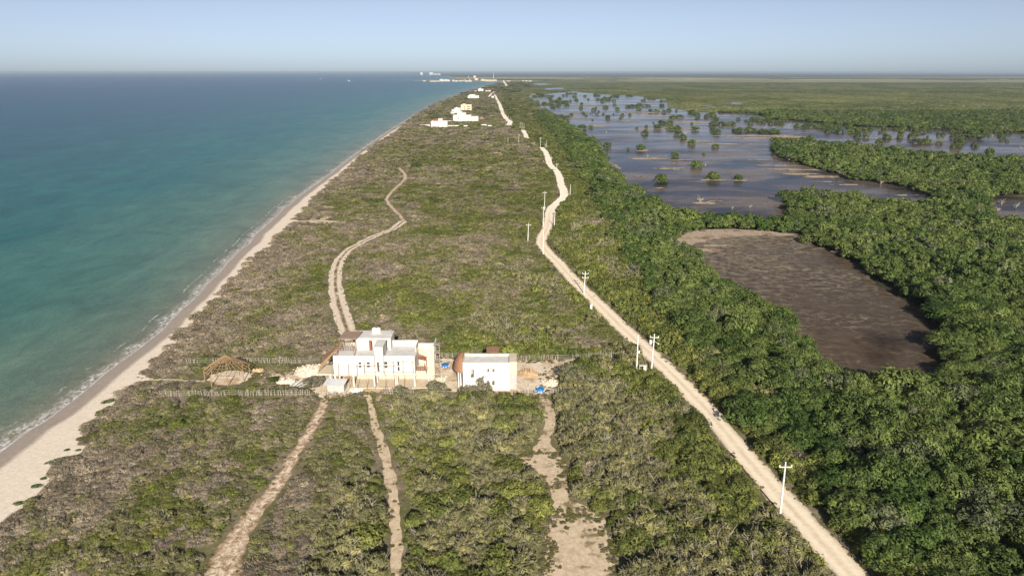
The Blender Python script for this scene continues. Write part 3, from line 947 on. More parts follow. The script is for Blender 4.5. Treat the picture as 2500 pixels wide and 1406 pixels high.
# ------------------------------------------------------------------ buildings and other built things
M_WHITE = simple('white_render', (0.56, 0.53, 0.485), 0.9, 0.16, 0.5)
M_CREAM = simple('cream_render', (0.58, 0.49, 0.36), 0.85, 0.16, 0.9)
M_CONC = simple('raw_concrete', (0.40, 0.385, 0.36), 0.9, 0.18, 1.2)
M_SLAB = simple('roof_screed', (0.58, 0.565, 0.54), 0.9, 0.15, 0.7)
M_WOOD = simple('peeled_poles', (0.30, 0.185, 0.10), 0.85, 0.25, 4)
M_GREYWOOD = simple('weathered_poles', (0.33, 0.28, 0.22), 0.9, 0.35, 4)
M_SCAF = simple('scaffold_wood', (0.21, 0.165, 0.12), 0.9, 0.3, 4)
M_REDWOOD = simple('red_brown_timber', (0.22, 0.085, 0.05), 0.8, 0.25, 4)
M_TIN = simple('grey_sheet_metal', (0.50, 0.51, 0.53), 0.55, 0.12, 2, 0.4)
M_DARK = simple('dark_interior', (0.03, 0.028, 0.026), 0.9, 0.2, 1)
M_BLUE = simple('blue_tarp', (0.035, 0.17, 0.42), 0.5, 0.3, 2.5, 0.4)
M_POLE = simple('white_concrete_pole', (0.66, 0.645, 0.60), 0.85, 0.14, 1.5)
M_GALV = simple('galvanised_steel', (0.55, 0.56, 0.57), 0.5, 0.1, 4, 0.5)
M_PVC = simple('white_plastic', (0.75, 0.75, 0.74), 0.4, 0.06, 3)
M_RED = simple('red_roof', (0.36, 0.10, 0.06), 0.8, 0.2, 1)
M_TANK = simple('cream_water_tank', (0.74, 0.68, 0.56), 0.5, 0.08, 2)
M_RUBBLE = simple('pale_limestone', (0.66, 0.58, 0.46), 0.95, 0.25, 1.5)
M_EARTH = simple('ochre_earth', (0.50, 0.34, 0.20), 0.95, 0.3, 1.0)
M_GLASS = simple('window_glass', (0.04, 0.05, 0.055), 0.15, 0.2, 1, 0.5)
# thatch and rubble stone
m, nt, b = mat('thatch'); v = pos(nt, (6, 0.7, 1.2), True)
c = ramp(nt, noise(nt, v, 2.2, 6, 0.7), [(0.3, (0.13, 0.085, 0.06)), (0.7, (0.33, 0.24, 0.18))]); nt.links.new(c, b.inputs['Base Color']); b.inputs['Roughness'].default_value = .95
M_THATCH = m
m, nt, b = mat('rust_thatch'); v = pos(nt, (2.0, 5, 1.2), True)
c = ramp(nt, noise(nt, v, 2.2, 6, 0.7), [(0.3, (0.18, 0.08, 0.045)), (0.7, (0.38, 0.20, 0.12))]); nt.links.new(c, b.inputs['Base Color']); b.inputs['Roughness'].default_value = .95
M_RUST = m
m, nt, b = mat('rubble_stone')
vo = N(nt, 'ShaderNodeTexVoronoi', {'Vector': pos(nt, obj=True), 'Scale': 2.1})
c = mix(nt, 0.75, (0.62, 0.48, 0.30), mix(nt, 0.55, (0.78, 0.62, 0.40), vo.outputs['Color'], 'MULTIPLY'))
c = mix(nt, maprange(nt, noise(nt, pos(nt, obj=True), 3, 5, .7), .45, .6), c, (0.80, 0.70, 0.52))
nt.links.new(c, b.inputs['Base Color']); b.inputs['Roughness'].default_value = .95
bump(nt, b, vo.outputs['Distance'], .6, .06)
M_STONE = m


def wall(mb, x0, x1, y0, y1, z0, z1, holes=(), m=0):
    """wall in the xz plane with real openings"""
    xs = sorted({x0, x1, *[q for h in holes for q in h[:2]]}); zs = sorted({z0, z1, *[q for h in holes for q in h[2:]]})
    for a, b_ in zip(xs, xs[1:]):
        for c_, d_ in zip(zs, zs[1:]):
            cx_, cz_ = (a + b_) / 2, (c_ + d_) / 2
            if not any(h[0] < cx_ < h[1] and h[2] < cz_ < h[3] for h in holes):
                mb.box(a, b_, y0, y1, c_, d_, m)


def Z6(zx, zy, ox, oy, k):           # zoomed survey coordinates -> photograph pixels
    return ox + zx / k, oy + zy / k


# ================= the big unfinished house
D0 = float(P(930, 945)[1])                      # its front
hx = lambda zx, zy, d: W(*Z6(zx, zy, 740, 780, 6.25), d)
HX0 = hx(465, 700, D0)[0]; HX1 = hx(1706, 700, D0)[0]
Z1 = hx(900, 833, D0)[1]; ZT = hx(900, 552, D0)[1]     # underside of the upper floor, top of the parapet
FLOOR = ZT - 0.75
DB = D0 + 7.6
house = thing('unfinished_house', ((HX0 + HX1) / 2, D0 + 4, LZ), 'large unfinished white house on columns with wooden scaffolding along its front', 'house')
HO = Vector(house.location)


def part(mb, name, mats, parent=house):
    o = mb.build(name, mats, parent)
    q = parent; off = Vector((0, 0, 0))
    while q is not None:
        off += Vector(q.location); q = q.parent
    o.data.transform(Matrix.Translation(-off))
    return o


def sub(mb, name, mats, par, root):
    o = mb.build(name, mats, par)
    o.data.transform(Matrix.Translation(-Vector(root.location)))
    return o


wins = []
for (a, b_, c_, d_) in [(843, 893, 652, 735), (965, 1022, 650, 732), (1228, 1292, 648, 740), (1434, 1476, 645, 785)]:
    xa0, zt = hx(a, c_, D0); xb0, zb = hx(b_, d_, D0); wins.append((xa0, xb0, zb, zt))
slit = (hx(1128, 650, D0 - .5)[0], hx(1162, 650, D0 - .5)[0], hx(1128, 797, D0 - .5)[1], hx(1128, 650, D0 - .5)[1])
mb = MB()
T0x, T1x = hx(1088, 600, D0 - .5)[0], hx(1222, 600, D0 - .5)[0]
wall(mb, HX0, T0x - .01, D0, D0 + .2, Z1, ZT, [h for h in wins if h[1] < T0x])
wall(mb, T1x + .01, HX1, D0, D0 + .2, Z1, ZT, [(max(h[0], T1x + .05), *h[1:]) for h in wins if h[1] > T1x + .3])
mb.box(HX0, HX0 + .2, D0 + .2, DB, Z1, ZT); mb.box(HX1 - .2, HX1, D0 + .2, DB, Z1, ZT - .75)
mb.box(HX0 + .2, HX1 - .2, DB - .2, DB, Z1, ZT + .9 - .9 + .0)
walls = part(mb, 'wall', M_WHITE)
mb = MB(); mb.box(HX0 - .15, HX1 + .1, D0 - .12, DB + .1, Z1 - .35, Z1 - .003); part(mb, 'floor_slab', M_CREAM)
mb = MB(); mb.box(HX0 + .2, HX1 - .2, D0 + .2, DB - .2, FLOOR - .2, FLOOR); part(mb, 'roof_terrace', M_SLAB)
mb = MB()   # dark rooms behind the openings
mb.box(HX0 + .3, HX1 - .3, D0 + 2.6, D0 + 2.7, Z1, FLOOR - .21); part(mb, 'partition', M_CONC)
for h in [(max(q[0], T1x + .05), *q[1:]) if q[0] < T1x < q[1] else q for q in wins]:
    mb = MB(); t = .05
    for a in ((h[0], h[0] + t), (h[1] - t, h[1])): mb.box(a[0], a[1], D0 + .09, D0 + .15, h[2], h[3])
    zc = (h[2] + h[3]) / 2
    for a in ((h[2], h[2] + t), (h[3] - t, h[3]), (zc - .12, zc + .12)): mb.box(h[0] + t, h[1] - t, D0 + .09, D0 + .15, a[0], a[1])
    wf = part(mb, 'window', M_WHITE)
    mb = MB(); mb.box(h[0] + t, h[1] - t, D0 + .11, D0 + .12, h[2] + t, h[3] - t); o = mb.build('pane', M_GLASS, wf); o.data.transform(Matrix.Translation(-HO))
# stair tower rising through the front
ZTT = hx(1160, 430, D0 - .5)[1]; TB = D0 + 3.6
mb = MB()
wall(mb, T0x, T1x, D0 - .5, D0 - .3, Z1, ZTT, [slit])
mb.box(T0x, T0x + .2, D0 - .3, TB, Z1, ZTT); mb.box(T1x - .2, T1x, D0 - .3, TB, Z1, ZTT)
mb.box(T0x + .2, T1x - .2, TB - .2, TB, FLOOR, ZTT)
part(mb, 'stair_tower', M_WHITE)
mb = MB(); mb.box(T0x - .08, T1x + .08, D0 - .58, TB + .08, ZTT + .003, ZTT + .15); part(mb, 'tower_roof', M_SLAB)
# penthouse block
PD = D0 + 5.0
PX0 = hx(800, 400, PD)[0]; PX1 = hx(1340, 400, PD)[0]; PZ = hx(900, 292, PD)[1]
xd0, xd1 = hx(1010, 400, PD)[0], hx(1112, 400, PD)[0]
mb = MB()
wall(mb, PX0, PX1, PD, PD + .2, FLOOR, PZ, [(xd0, xd1, FLOOR, PZ - .35), (hx(1255, 400, PD)[0], hx(1300, 400, PD)[0], FLOOR, PZ - .5)])
mb.box(PX0, PX0 + .2, PD + .2, PD + 4.4, FLOOR, PZ); mb.box(PX1 - .2, PX1, PD + .2, PD + 4.4, FLOOR, PZ); mb.box(PX0 + .2, PX1 - .2, PD + 4.2, PD + 4.4, FLOOR, PZ)
mb.box(PX0 + .2, PX1 - .2, PD + 1.5, PD + 1.6, FLOOR, PZ - .01)
part(mb, 'penthouse', M_WHITE)
mb = MB(); mb.box(PX0 - .1, PX1 + .1, PD - .15, PD + 4.5, PZ + .003, PZ + .16); part(mb, 'penthouse_roof', M_SLAB)
mb = MB(); mb.box(xd0 + .05, xd0 + .55, PD - .35, PD + .02, FLOOR + .01, PZ - .5); part(mb, 'door', M_REDWOOD)
# rear parapet of the right terrace and the lower roof beyond
x0, zt = hx(1342, 312, DB - .3); x1 = hx(1752, 312, DB - .3)[0]
mb = MB(); mb.box(x0, x1, DB - .45, DB - .25, FLOOR + .003, zt); mb.box(x1 - .2, x1, DB - 3.6, DB - .45, FLOOR + .003, zt - .3); part(mb, 'parapet', M_WHITE)
# right bay with rubble stone back wall
SD = D0 + 6.2
sx0, sz = hx(1716, 362, SD); sx1 = hx(1994, 362, SD)[0]; zm = hx(1800, 432, SD)[1]
mb = MB(); mb.box(HX1 + .02, sx1, SD, SD + .35, LZ, zm); part(mb, 'stone_wall', M_STONE)
mb = MB(); mb.box(HX1 + .02, sx1 + .03, SD - .06, SD + .4, zm + .003, sz); mb.box(sx1 + .005, sx1 + .22, SD + .42, SD + 3.5, Z1, sz - .2); part(mb, 'wall_band', M_WHITE)
mb = MB(); bx1 = hx(1872, 800, D0 + .3)[0]
bz = hx(1800, 785, D0 + .3)[1]
mb.box(HX1 + .12, bx1, D0 + .3, D0 + 3.2, Z1 - .35, bz); part(mb, 'balcony', M_CREAM)
mb = MB(); rz0, rz1 = bz + .04, hx(1800, 727, D0 + .3)[1]
ry = D0 + .42
for zz in (rz0 + .04, rz1): mb.tube((HX1 + .1, ry, zz), (bx1 - .05, ry, zz), .05, .05, 4)
nb = 4
for k in range(nb):
    xa_, xb_ = HX1 + .1 + (bx1 - HX1 - .15) * k / nb, HX1 + .1 + (bx1 - HX1 - .15) * (k + 1) / nb
    mb.tube((xa_, ry, rz0), (xb_, ry, rz1), .035, .035, 4); mb.tube((xa_, ry + .07, rz1), (xb_, ry + .07, rz0), .035, .035, 4); mb.tube((xb_, ry, rz0 - .1), (xb_, ry, rz1 + .05), .05, .05, 4)
part(mb, 'railing', M_REDWOOD)
mb = MB()      # open stair of planks climbing the bay
for k in range(7):
    mb = MB(); a = hx(1712, 520 + k * 12, D0 + 5.2 - k * .35); c_ = hx(1875, 560 + k * 9, D0 + 5.2 - k * .35)
    mb.tube((HX1 + .1, D0 + 5.2 - k * .35, a[1]), (c_[0], D0 + 5.0 - k * .35, c_[1]), .055, .055, 4); part(mb, 'stair_plank', M_REDWOOD)
xq, zq = hx(1878, 560, D0 + 3.3)
mb = MB(); mb.tube((xq, D0 + 3.3, bz), (xq, D0 + 3.3, zq), .09, .09, 5); part(mb, 'timber_post', M_REDWOOD)
mb = MB(); mb.tube((xq - .02, D0 + .5, bz), (xq - .02, D0 + .5, bz + 1.7), .09, .09, 5); part(mb, 'timber_post', M_REDWOOD)
# columns and rear wall of the open ground floor
for zx, dd in [(425, .6), (492, .3), (560, 2.0), (772, .3), (1087, .3), (1130, 2.4), (1412, .3), (1436, 1.2), (1703, .3), (1918, .2)]:
    xc_ = hx(zx, 900, D0 + dd)[0]
    mb = MB(); mb.box(xc_ - .16, xc_ + .16, D0 + dd - .16, D0 + dd + .16, LZ - .1, Z1 - .353); part(mb, 'column', M_WHITE)
mb = MB(); mb.box(hx(820, 900, D0 + 4)[0], sx1 - .3, D0 + 4.0, D0 + 4.2, LZ - .1, Z1 - .353); part(mb, 'rear_wall', M_CREAM)
mb = MB(); mb.box(hx(700, 960, D0)[0], sx1 - .3, D0 - .6, D0 + 4.0, LZ - .1, LZ + .12); part(mb, 'ground_slab', M_CREAM)
# scaffold poles lashed to the front, each a part
for zx, a, b_ in [(430, 660, 880), (533, 680, 900), (680, 680, 1020), (815, 690, 1050), (925, 650, 830), (965, 850, 1020), (1083, 540, 1000), (1250, 840, 1000), (1230, 640, 830), (1370, 640, 830), (1395, 840, 1000), (1522, 630, 830), (1540, 840, 1000), (1668, 640, 830)]:
    xp, z1_ = hx(zx, a, D0 - 1.0); z0_ = max(LZ - .05, hx(zx, b_, D0 - 1.0)[1])
    if b_ > 950: z0_ = LZ - .05
    mb = MB(); mb.tube((xp + random.uniform(-.15, .15), D0 - 1.0, z0_), (xp, D0 - .9, z1_), .05, .04, 5); part(mb, 'scaffold_pole', M_SCAF)
for zy, a, b_ in [(706, 810, 1400), (640, 1240, 1690), (798, 930, 1690)]:
    xa_, za = hx(a, zy, D0 - 1.0); xb_, zb_ = hx(b_, zy, D0 - 1.0)
    mb = MB(); mb.tube((xa_, D0 - 1.0, za), (xb_, D0 - 1.0, zb_), .04, .04, 5); part(mb, 'scaffold_rail', M_SCAF)
mb = MB()
for zx, zy0, zy1 in [(838, 150, 215), (1348, 145, 260), (1385, 255, 320), (1555, 250, 310)]:
    xp, z1_ = hx(zx, zy0, DB - .5); z0_ = hx(zx, zy1, DB - .5)[1]; mb = MB(); mb.tube((xp, DB - .5, z0_ - .3), (xp, DB - .5, z1_), .04, .03, 4); part(mb, 'starter_bar', M_GREYWOOD)

# two rooftop water tanks
for zx in (1092, 1150):
    xt = hx(zx, 235, PD + 3.0)[0]
    mb = MB(); mb.lathe([(.01, 0), (.52, 0), (.54, .1), (.54, .95), (.5, 1.08), (.3, 1.2), (.16, 1.22), (.16, 1.3)], 16)
    o = mb.build('water_tank', M_TANK, None, (xt, PD + 3.0, PZ + .165))
    tag(o, 'cream domed water tank on the penthouse roof, %s of the two' % ('left' if zx < 1100 else 'right'), 'water tank')
# thatched lookout roof on the terrace and its pole frame
kx = lambda zx, zy, d: W(*Z6(zx, zy, 780, 800, 8.783), d)
LD = D0 + 4.0
lx0, lz = kx(405, 228, LD); lx1 = kx(790, 228, LD)[0]
mb = MB()
yb = LD + 3.6
v = [(lx0, LD, lz), (lx1, LD, lz), (lx1 + .6, yb, lz + .25), (lx0 + .5, yb, lz + .25)]
mb.add(v + [(a, b_, c_ - .16) for a, b_, c_ in v], [(0, 1, 2, 3), (7, 6, 5, 4), (0, 4, 5, 1), (1, 5, 6, 2), (2, 6, 7, 3), (3, 7, 4, 0)])
part(mb, 'thatch_canopy', M_THATCH)
mb = MB()
for zx in (432, 485, 700, 770): xq = kx(zx, 240, LD + .3)[0]; mb = MB(); mb.tube((xq, LD + .3, FLOOR), (xq, LD + .3, lz - .17), .07, .07, 5); part(mb, 'canopy_post', M_WOOD)
for zx in (520, 760): xq = kx(zx, 180, yb - .3)[0]; mb = MB(); mb.tube((xq, yb - .3, FLOOR), (xq, yb - .3, lz + .08), .07, .07, 5); part(mb, 'canopy_post', M_WOOD)
mb = MB()
cxl, cxr = kx(335, 480, D0 + .9)[0], kx(735, 480, D0 + .9)[0]
tl = kx(432, 285, LD - .3); trr = kx(640, 285, LD - .3)
ez = kx(400, 470, D0 + .9)[1]
for k in range(8):
    t = k / 7
    mb.tube((cxl + (cxr - cxl) * t, D0 + .9, ez), (tl[0] + (trr[0] - tl[0]) * t, LD - .3, tl[1]), .045, .04, 4)
for k in range(4):
    t = k / 4; yv = D0 + .9 + (LD - 1.2 - D0) * t; zv = ez + (tl[1] - ez) * t
    mb.tube((cxl + (tl[0] - cxl) * t, yv, zv), (cxr + (trr[0] - cxr) * t, yv, zv + .03), .04, .04, 4)
part(mb, 'roof_frame', M_WOOD)
for xq in (cxl + .25, cxr): mb = MB(); mb.tube((xq, D0 + .9, FLOOR), (xq, D0 + .9, ez), .08, .08, 5); part(mb, 'frame_post', M_WOOD)
mb = MB(); mb.tube((cxl, D0 + 4.2, ez), (cxl, D0 + .9, ez), .05, .05, 4)
part(mb, 'eave_pole', M_WOOD)
# lean-to thatch on the left flank
mb = MB()
a0 = kx(350, 385, DB - .6); a1 = kx(95, 745, DB - 1.5); a2 = kx(120, 900, D0 + 2.0); a3 = kx(330, 500, D0 + 3.0)
top = [(HX0 - .05, DB - .3, ZT + .1), (a1[0], DB + .6, Z1 + 1.0), (a1[0] + .1, DB - 2.6, Z1 + .75), (HX0 - .05, DB - 3.6, ZT - .1)]
mb.add(top + [(p_[0], p_[1], p_[2] - .14) for p_ in top], [(0, 1, 2, 3), (7, 6, 5, 4), (0, 4, 5, 1), (1, 5, 6, 2), (2, 6, 7, 3), (3, 7, 4, 0)])
part(mb, 'side_thatch', M_RUST)
mb = MB()
for k in range(7):
    t = k / 6; mb = MB()
    mb.tube((HX0 - .05, DB - 3.7 + t * .5, ZT + .05 - t * .1), (a1[0] - .1, D0 + 1.2 + t * 2.8, Z1 - .2 + t * .8), .05, .05, 4); part(mb, 'side_rafter', M_WOOD)
for t in (.3, .6, .95): mb = MB(); mb.tube((HX0 - .05 + (a1[0] - HX0) * t, D0 + 3.6 - 2.2 * t, ZT - (ZT - Z1 + .2) * t), (HX0 - .05 + (a1[0] - HX0) * t, D0 + 4.6, ZT - (ZT - Z1 - .6) * t), .045, .045, 4); part(mb, 'side_batten', M_WOOD)
for yv in (D0 + 1.4, D0 + 3.8, DB - .5): mb = MB(); mb.tube((a1[0] + .1, yv, LZ), (a1[0] + .1, yv, Z1 + .2), .08, .08, 5); part(mb, 'side_post', M_WOOD)
mb = MB(); mb.box(a1[0], HX0 - .16, D0 + .3, D0 + 5.0, Z1 - .35, Z1 - .1); part(mb, 'side_deck', M_CREAM)
BUILD_BOXES.append((HX0 - 2.5, sx1 + 2.8, D0 - 1.5, DB + 1.0))

# wooden scaffold tower at the right end
sxx = hx(2045, 600, D0 + 3.0)[0]; zs = hx(2045, 365, D0 + 3.0)[1]
sc = thing('scaffold_tower', (sxx, D0 + 3.0, LZ), 'tall ladder like wooden scaffold tower beside the stone wall of the big house', 'scaffold')
for dx in (-.55, .55):
    for dy in (-.5, .5):
        mb = MB(); mb.tube((dx, dy, 0), (dx * .95, dy, zs - LZ + random.uniform(-.5, .3)), .05, .04, 5); mb.build('scaffold_pole', M_GREYWOOD, sc)
for k in range(14):
    zz = .45 + k * (zs - LZ - .6) / 13
    mb = MB(); mb.tube((-.7, -.55, zz), (.7, -.55, zz + random.uniform(-.06, .06)), .04, .04, 4)
    if k % 3 == 1: mb.box(-.6, .6, -.45, .45, zz + .04, zz + .09)
    mb.build('scaffold_rung', M_GREYWOOD, sc)

# ================= the second house
gx = lambda zx, zy, d: W(*Z6(zx, zy, 1040, 800, 6.25), d)
D1 = float(P(1200, 953.5)[1])
ax0, az = gx(557, 530, D1); ax1 = gx(1283, 530, D1)[0]
h2 = thing('small_house', ((ax0 + ax1) / 2, D1 + 2.5, LZ), 'smaller white unfinished house with bare window holes and a flat walled roof', 'house')
DB2 = D1 + 5.0
holes = []
for (a, b_, c_, d_) in [(681, 730, 630, 755), (924, 962, 627, 668), (1008, 1045, 627, 668), (926, 963, 806, 870), (1008, 1046, 806, 870)]:
    q0 = gx(a, c_, D1); q1 = gx(b_, d_, D1); holes.append((q0[0], q1[0], q1[1], q0[1]))
mb = MB()
wall(mb, ax0, ax1, D1, D1 + .2, LZ - .1, az, holes)
mb.box(ax0, ax0 + .2, D1 + .2, DB2 - .2, LZ - .1, az); mb.box(ax1 - .2, ax1, D1 + .2, DB2 - .2, LZ - .1, az)
part(mb, 'wall', M_WHITE, h2)
bz2 = gx(1000, 392, DB2)[1]; bxL = gx(668, 395, DB2)[0]; bxR = gx(1380, 390, DB2)[0]
mb = MB(); mb.box(ax0, bxR, DB2 - .2, DB2, LZ - .1, az - .003); mb.box(bxL, bxR, DB2 - .2, DB2, az, bz2); mb.box(bxR - .2, bxR, DB2 - 1.6, DB2 - .2, az - .7, bz2 - .02); part(mb, 'parapet', M_WHITE, h2)
mb = MB(); mb.box(ax0 + .2, ax1 - .2, D1 + .2, DB2 - .2, az - .75, az - .55); part(mb, 'roof_terrace', M_SLAB, h2)
mb = MB(); mb.box(ax0 + .3, ax1 - .3, D1 + 2.2, D1 + 2.3, LZ, az - .76); part(mb, 'partition', M_CONC, h2)
mb = MB(); mb.box(ax1 + .01, bxR + .02, D1 + .35, DB2 - .22, az - 2.9, az - .03); part(mb, 'upper_annex', M_CREAM, h2)
mb = MB(); mb.box(ax1 + .02, bxR, D1 + .6, DB2 - .24, LZ - .1, az - 2.92); part(mb, 'lower_annex', M_CONC, h2)
for h in holes:
    mb = MB(); t = .05
    mb.box(h[0] - .04, h[0], D1 - .03, D1 + .18, h[2] - .04, h[3] + .04); mb.box(h[1], h[1] + .04, D1 - .03, D1 + .18, h[2] - .04, h[3] + .04)
    mb.box(h[0], h[1], D1 - .05, D1 + .18, h[2] - .06, h[2]); mb.box(h[0], h[1], D1 - .03, D1 + .18, h[3], h[3] + .04)
    part(mb, 'window', M_WHITE, h2)
mb = MB()
for zx in (955, 1045, 1085): 
    xq = gx(zx, 430, DB2 - .5)[0]; mb = MB()
    for a in (0, .25):
        mb.tube((xq + a, DB2 - .5, az - .55), (xq + a, DB2 - .5, bz2 + .25), .018, .018, 4)
    mb.tube((xq, DB2 - .5, bz2 + .25), (xq + .25, DB2 - .5, bz2 + .25), .018, .018, 4); part(mb, 'rebar_loop', M_GREYWOOD, h2)
mb = MB()   # rust coloured rounded thatch against the left side and rear
cxx, cyy = ax0 - .1, DB2 - 1.2
pr = []
nseg = 14
for j, (rr_, zz_) in enumerate([(2.3, az - 2.6), (1.9, az - 1.1), (1.2, az + .1), (.15, az + .75)]):
    for k in range(nseg):
        a = R(80) + R(190) * k / (nseg - 1)
        pr.append((cxx + math.cos(a) * rr_ * .95, cyy + math.sin(a) * rr_ * 1.5, zz_))
mb.add(pr, [(j * nseg + k, j * nseg + k + 1, (j + 1) * nseg + k + 1, (j + 1) * nseg + k) for j in range(3) for k in range(nseg - 1)])
part(mb, 'side_thatch', M_RUST, h2)
mb = MB()
gxm = gx(1010, 330, DB2 + 1.5)
v = [(gx(925, 385, DB2 + 1.5)[0], DB2 + .05, az + .1), (gxm[0], DB2 + .05, gxm[1]), (gx(1110, 385, DB2 + 1.5)[0], DB2 + .05, az + .1)]
v2 = [(a, b_ + 3.2, c_) for a, b_, c_ in v]
mb.add(v + v2, [(0, 1, 4, 3), (1, 2, 5, 4), (0, 2, 1), (3, 4, 5)]); part(mb, 'rear_gable', M_RUST, h2)
for zx, dd in ((498, 1.2), (530, 2.6)):
    xq = gx(zx, 800, D1 + dd)[0]; mb = MB(); mb.box(xq - .14, xq + .14, D1 + dd - .14, D1 + dd + .14, LZ - .1, az - 2.7); part(mb, 'column', M_WHITE, h2)
BUILD_BOXES.append((ax0 - 2.6, bxR + .6, D1 - .9, DB2 + 2.0))

# ================= tin shed
shx = lambda zx, zy, d: W(*Z6(zx, zy, 780, 800, 8.783), d)
DS = float(P(820, 957)[1])
s0, zf = shx(160, 1225, DS); s1 = shx(520, 1225, DS)[0]
r0, zr = shx(110, 1100, DS + 2.0); 
shed = thing('storage_shed', ((s0 + s1) / 2, DS + 1, LZ), 'small grey sheet metal shed before the left end of the big house', 'shed')
mb = MB(); mb.box(s0, s1, DS, DS + 2.2, LZ - .05, zf - .06); part(mb, 'wall', M_CONC, shed)
mb = MB(); v = [(s0 - .9, DS - .25, zf - .02), (s1 + .05, DS - .25, zf - .02), (s1 + .35, DS + 2.4, zf + .35), (s0 - .6, DS + 2.4, zf + .35)]
mb.add(v + [(a, b_, c_ - .05) for a, b_, c_ in v], [(0, 1, 2, 3), (7, 6, 5, 4), (0, 4, 5, 1), (1, 5, 6, 2), (2, 6, 7, 3), (3, 7, 4, 0)]); part(mb, 'roof', M_TIN, shed)
mb = MB()
xm = (s0 + s1) / 2 - .4
mb.tube((xm, DS - .26, zf + .0), (xm + .33, DS + 2.4, zf + .37), .03, .03, 4); part(mb, 'roof_seam', M_GALV, shed)
BUILD_BOXES.append((s0 - 1.2, s1 + .6, DS - .3, DS + 2.6))

# ================= the palapa frame on the beach side
pc = P(556, 922)
pal_ = thing('palapa_frame', (pc[0], pc[1], LZ), 'bare octagonal palapa roof frame of brown poles, no thatch, near the beach', 'palapa')
RP, HE, HA = 4.55, 2.35, 5.35
mb = MB(); mb.tube((0, 0, HA - .25), (0, 0, HA + .1), .12, .08, 6); mb.build('apex_hub', M_WOOD, pal_)
for k in range(8):
    a = R(22.5 + 45 * k); mb = MB(); mb.tube((math.cos(a) * RP, math.sin(a) * RP, -.1), (math.cos(a) * RP, math.sin(a) * RP, HE), .11, .10, 6); mb.build('post', M_WOOD, pal_)
for k in range(24):
    a = R(15 * k + 7.5); q = RP * 1.06 * math.cos(R(22.5)) / max(.2, math.cos((a - R(22.5)) % R(45) - R(22.5)))
    mb = MB(); mb.tube((math.cos(a) * q, math.sin(a) * q, HE - .05), (math.cos(a) * .12, math.sin(a) * .12, HA - .05), .06, .045, 5); mb.build('rafter', M_WOOD, pal_)
for j in range(6):
    t = j / 6.5; mb = MB()
    for k in range(8):
        a = R(22.5 + 45 * k); b_ = R(67.5 + 45 * k); q = RP * (1 - t); zz = HE + .08 + (HA - HE) * t
        mb.tube((math.cos(a) * q, math.sin(a) * q, zz), (math.cos(b_) * q, math.sin(b_) * q, zz), .055 if j == 0 else .035, None, 4)
    mb.build('ring_purlin', M_WOOD, pal_)
BUILD_BOXES.append((pc[0] - 5, pc[0] + 5, pc[1] - 4.5, pc[1] + 4.6))

# ================= white boxes and small things around the lot
def tarp(px, py, sx, sy, h, seed, label, bag):
    c0 = P(px, py); r = np.random.default_rng(seed)
    t = thing('blue_tarp', (c0[0], c0[1], LZ + .021), label, 'tarp')
    n = 18; g = np.linspace(-1, 1, n); X, Y = np.meshgrid(g, g)
    rr_ = np.sqrt(np.abs(X) ** 2.6 + np.abs(Y) ** 2.6)
    ang = np.arctan2(Y, X); k = np.maximum(np.abs(X), np.abs(Y)) / (np.hypot(X, Y) + 1e-6)
    Zt = h * np.clip(1 - rr_ ** 3, 0, 1) * (.7 + .6 * fbm(X * 2 + seed, Y * 2, seed)) + .04
    Xs = X * (.75 + .25 * k) * sx * (1 + .12 * (fbm(ang * 1.5, ang * 0, seed) - .5)); Ys = Y * (.75 + .25 * k) * sy
    mb = MB(); v = np.stack([Xs, Ys, Zt], -1).reshape(-1, 3)
    i = np.arange(n - 1)[:, None] * n + np.arange(n - 1)[None]
    mb.add(v, np.stack([i, i + 1, i + n + 1, i + n], -1).reshape(-1, 4).tolist()); mb.build('sheet', M_BLUE, t)
    for a in range(10):
        an = a * .628; mb = MB(); mb.lathe([(.01, 0), (.13, .02), (.15, .1), (.09, .19), (.02, .2)], 7, (math.cos(an) * sx * .97, math.sin(an) * sy * .95, .02)); mb.build('weight_stone', M_RUBBLE, t)
    if bag:
        mb = MB(); q = [(-.62 * sx, .15 * sy, h * .9), (-.1 * sx, .6 * sy, h * 1.0), (-.2 * sx, .1 * sy, h * 1.05)]
        mb.tube(q[0], q[1], .16, .12, 7); mb.build('bundle', M_PVC, t)
    return t


tarp(1318, 952, 1.05, 1.3, .55, 3, 'bright blue tarp over materials at the front right of the lot', True)
tarp(1087, 892, 1.0, 1.3, .35, 4, 'crumpled blue tarp lying between the two houses', False)


def pile(nm, px, py, rx, ry, h, n, m, label, cat, seed):
    c0 = P(px, py); r = np.random.default_rng(seed)
    mb = MB()
    g = 20; th = np.linspace(0, 2 * math.pi, g, endpoint=False); rings = [1, .8, .55, .3, .0]
    pts = []
    for q in rings:
        for a in th:
            k = q * (.75 + .5 * fbm(np.array(math.cos(a) * 1.5 + seed), np.array(math.sin(a) * 1.5), 3))
            pts.append((math.cos(a) * k * rx, math.sin(a) * k * ry, h * (1 - q ** 1.5) * (.75 + .5 * r.random() * (q > 0)) - .03))
    mb.add(pts, [(j * g + k, j * g + (k + 1) % g, (j + 1) * g + (k + 1) % g, (j + 1) * g + k) for j in range(len(rings) - 1) for k in range(g)])
    for k in range(n):
        a = r.uniform(0, 6.28); q = math.sqrt(r.random()) * 1.05; s_ = r.uniform(.12, .34)
        zz = h * max(0, 1 - q ** 1.5)
        v = dome_dirs(r, 9, -1) * s_ * r.uniform(.7, 1.1, (9, 1)) + np.array([math.cos(a) * rx * q, math.sin(a) * ry * q, zz + s_ * .3])
        mb.add([tuple(w_) for w_ in v[:8]], [(0, 1, 2), (2, 3, 4), (4, 5, 6), (6, 7, 0), (0, 2, 4), (0, 4, 6), (1, 3, 5), (3, 5, 7), (1, 2, 3), (5, 6, 7), (0, 1, 7), (1, 5, 7)])
    o = mb.build(nm, m, None, (c0[0], c0[1], LZ + .02)); return tag(o, label, cat)


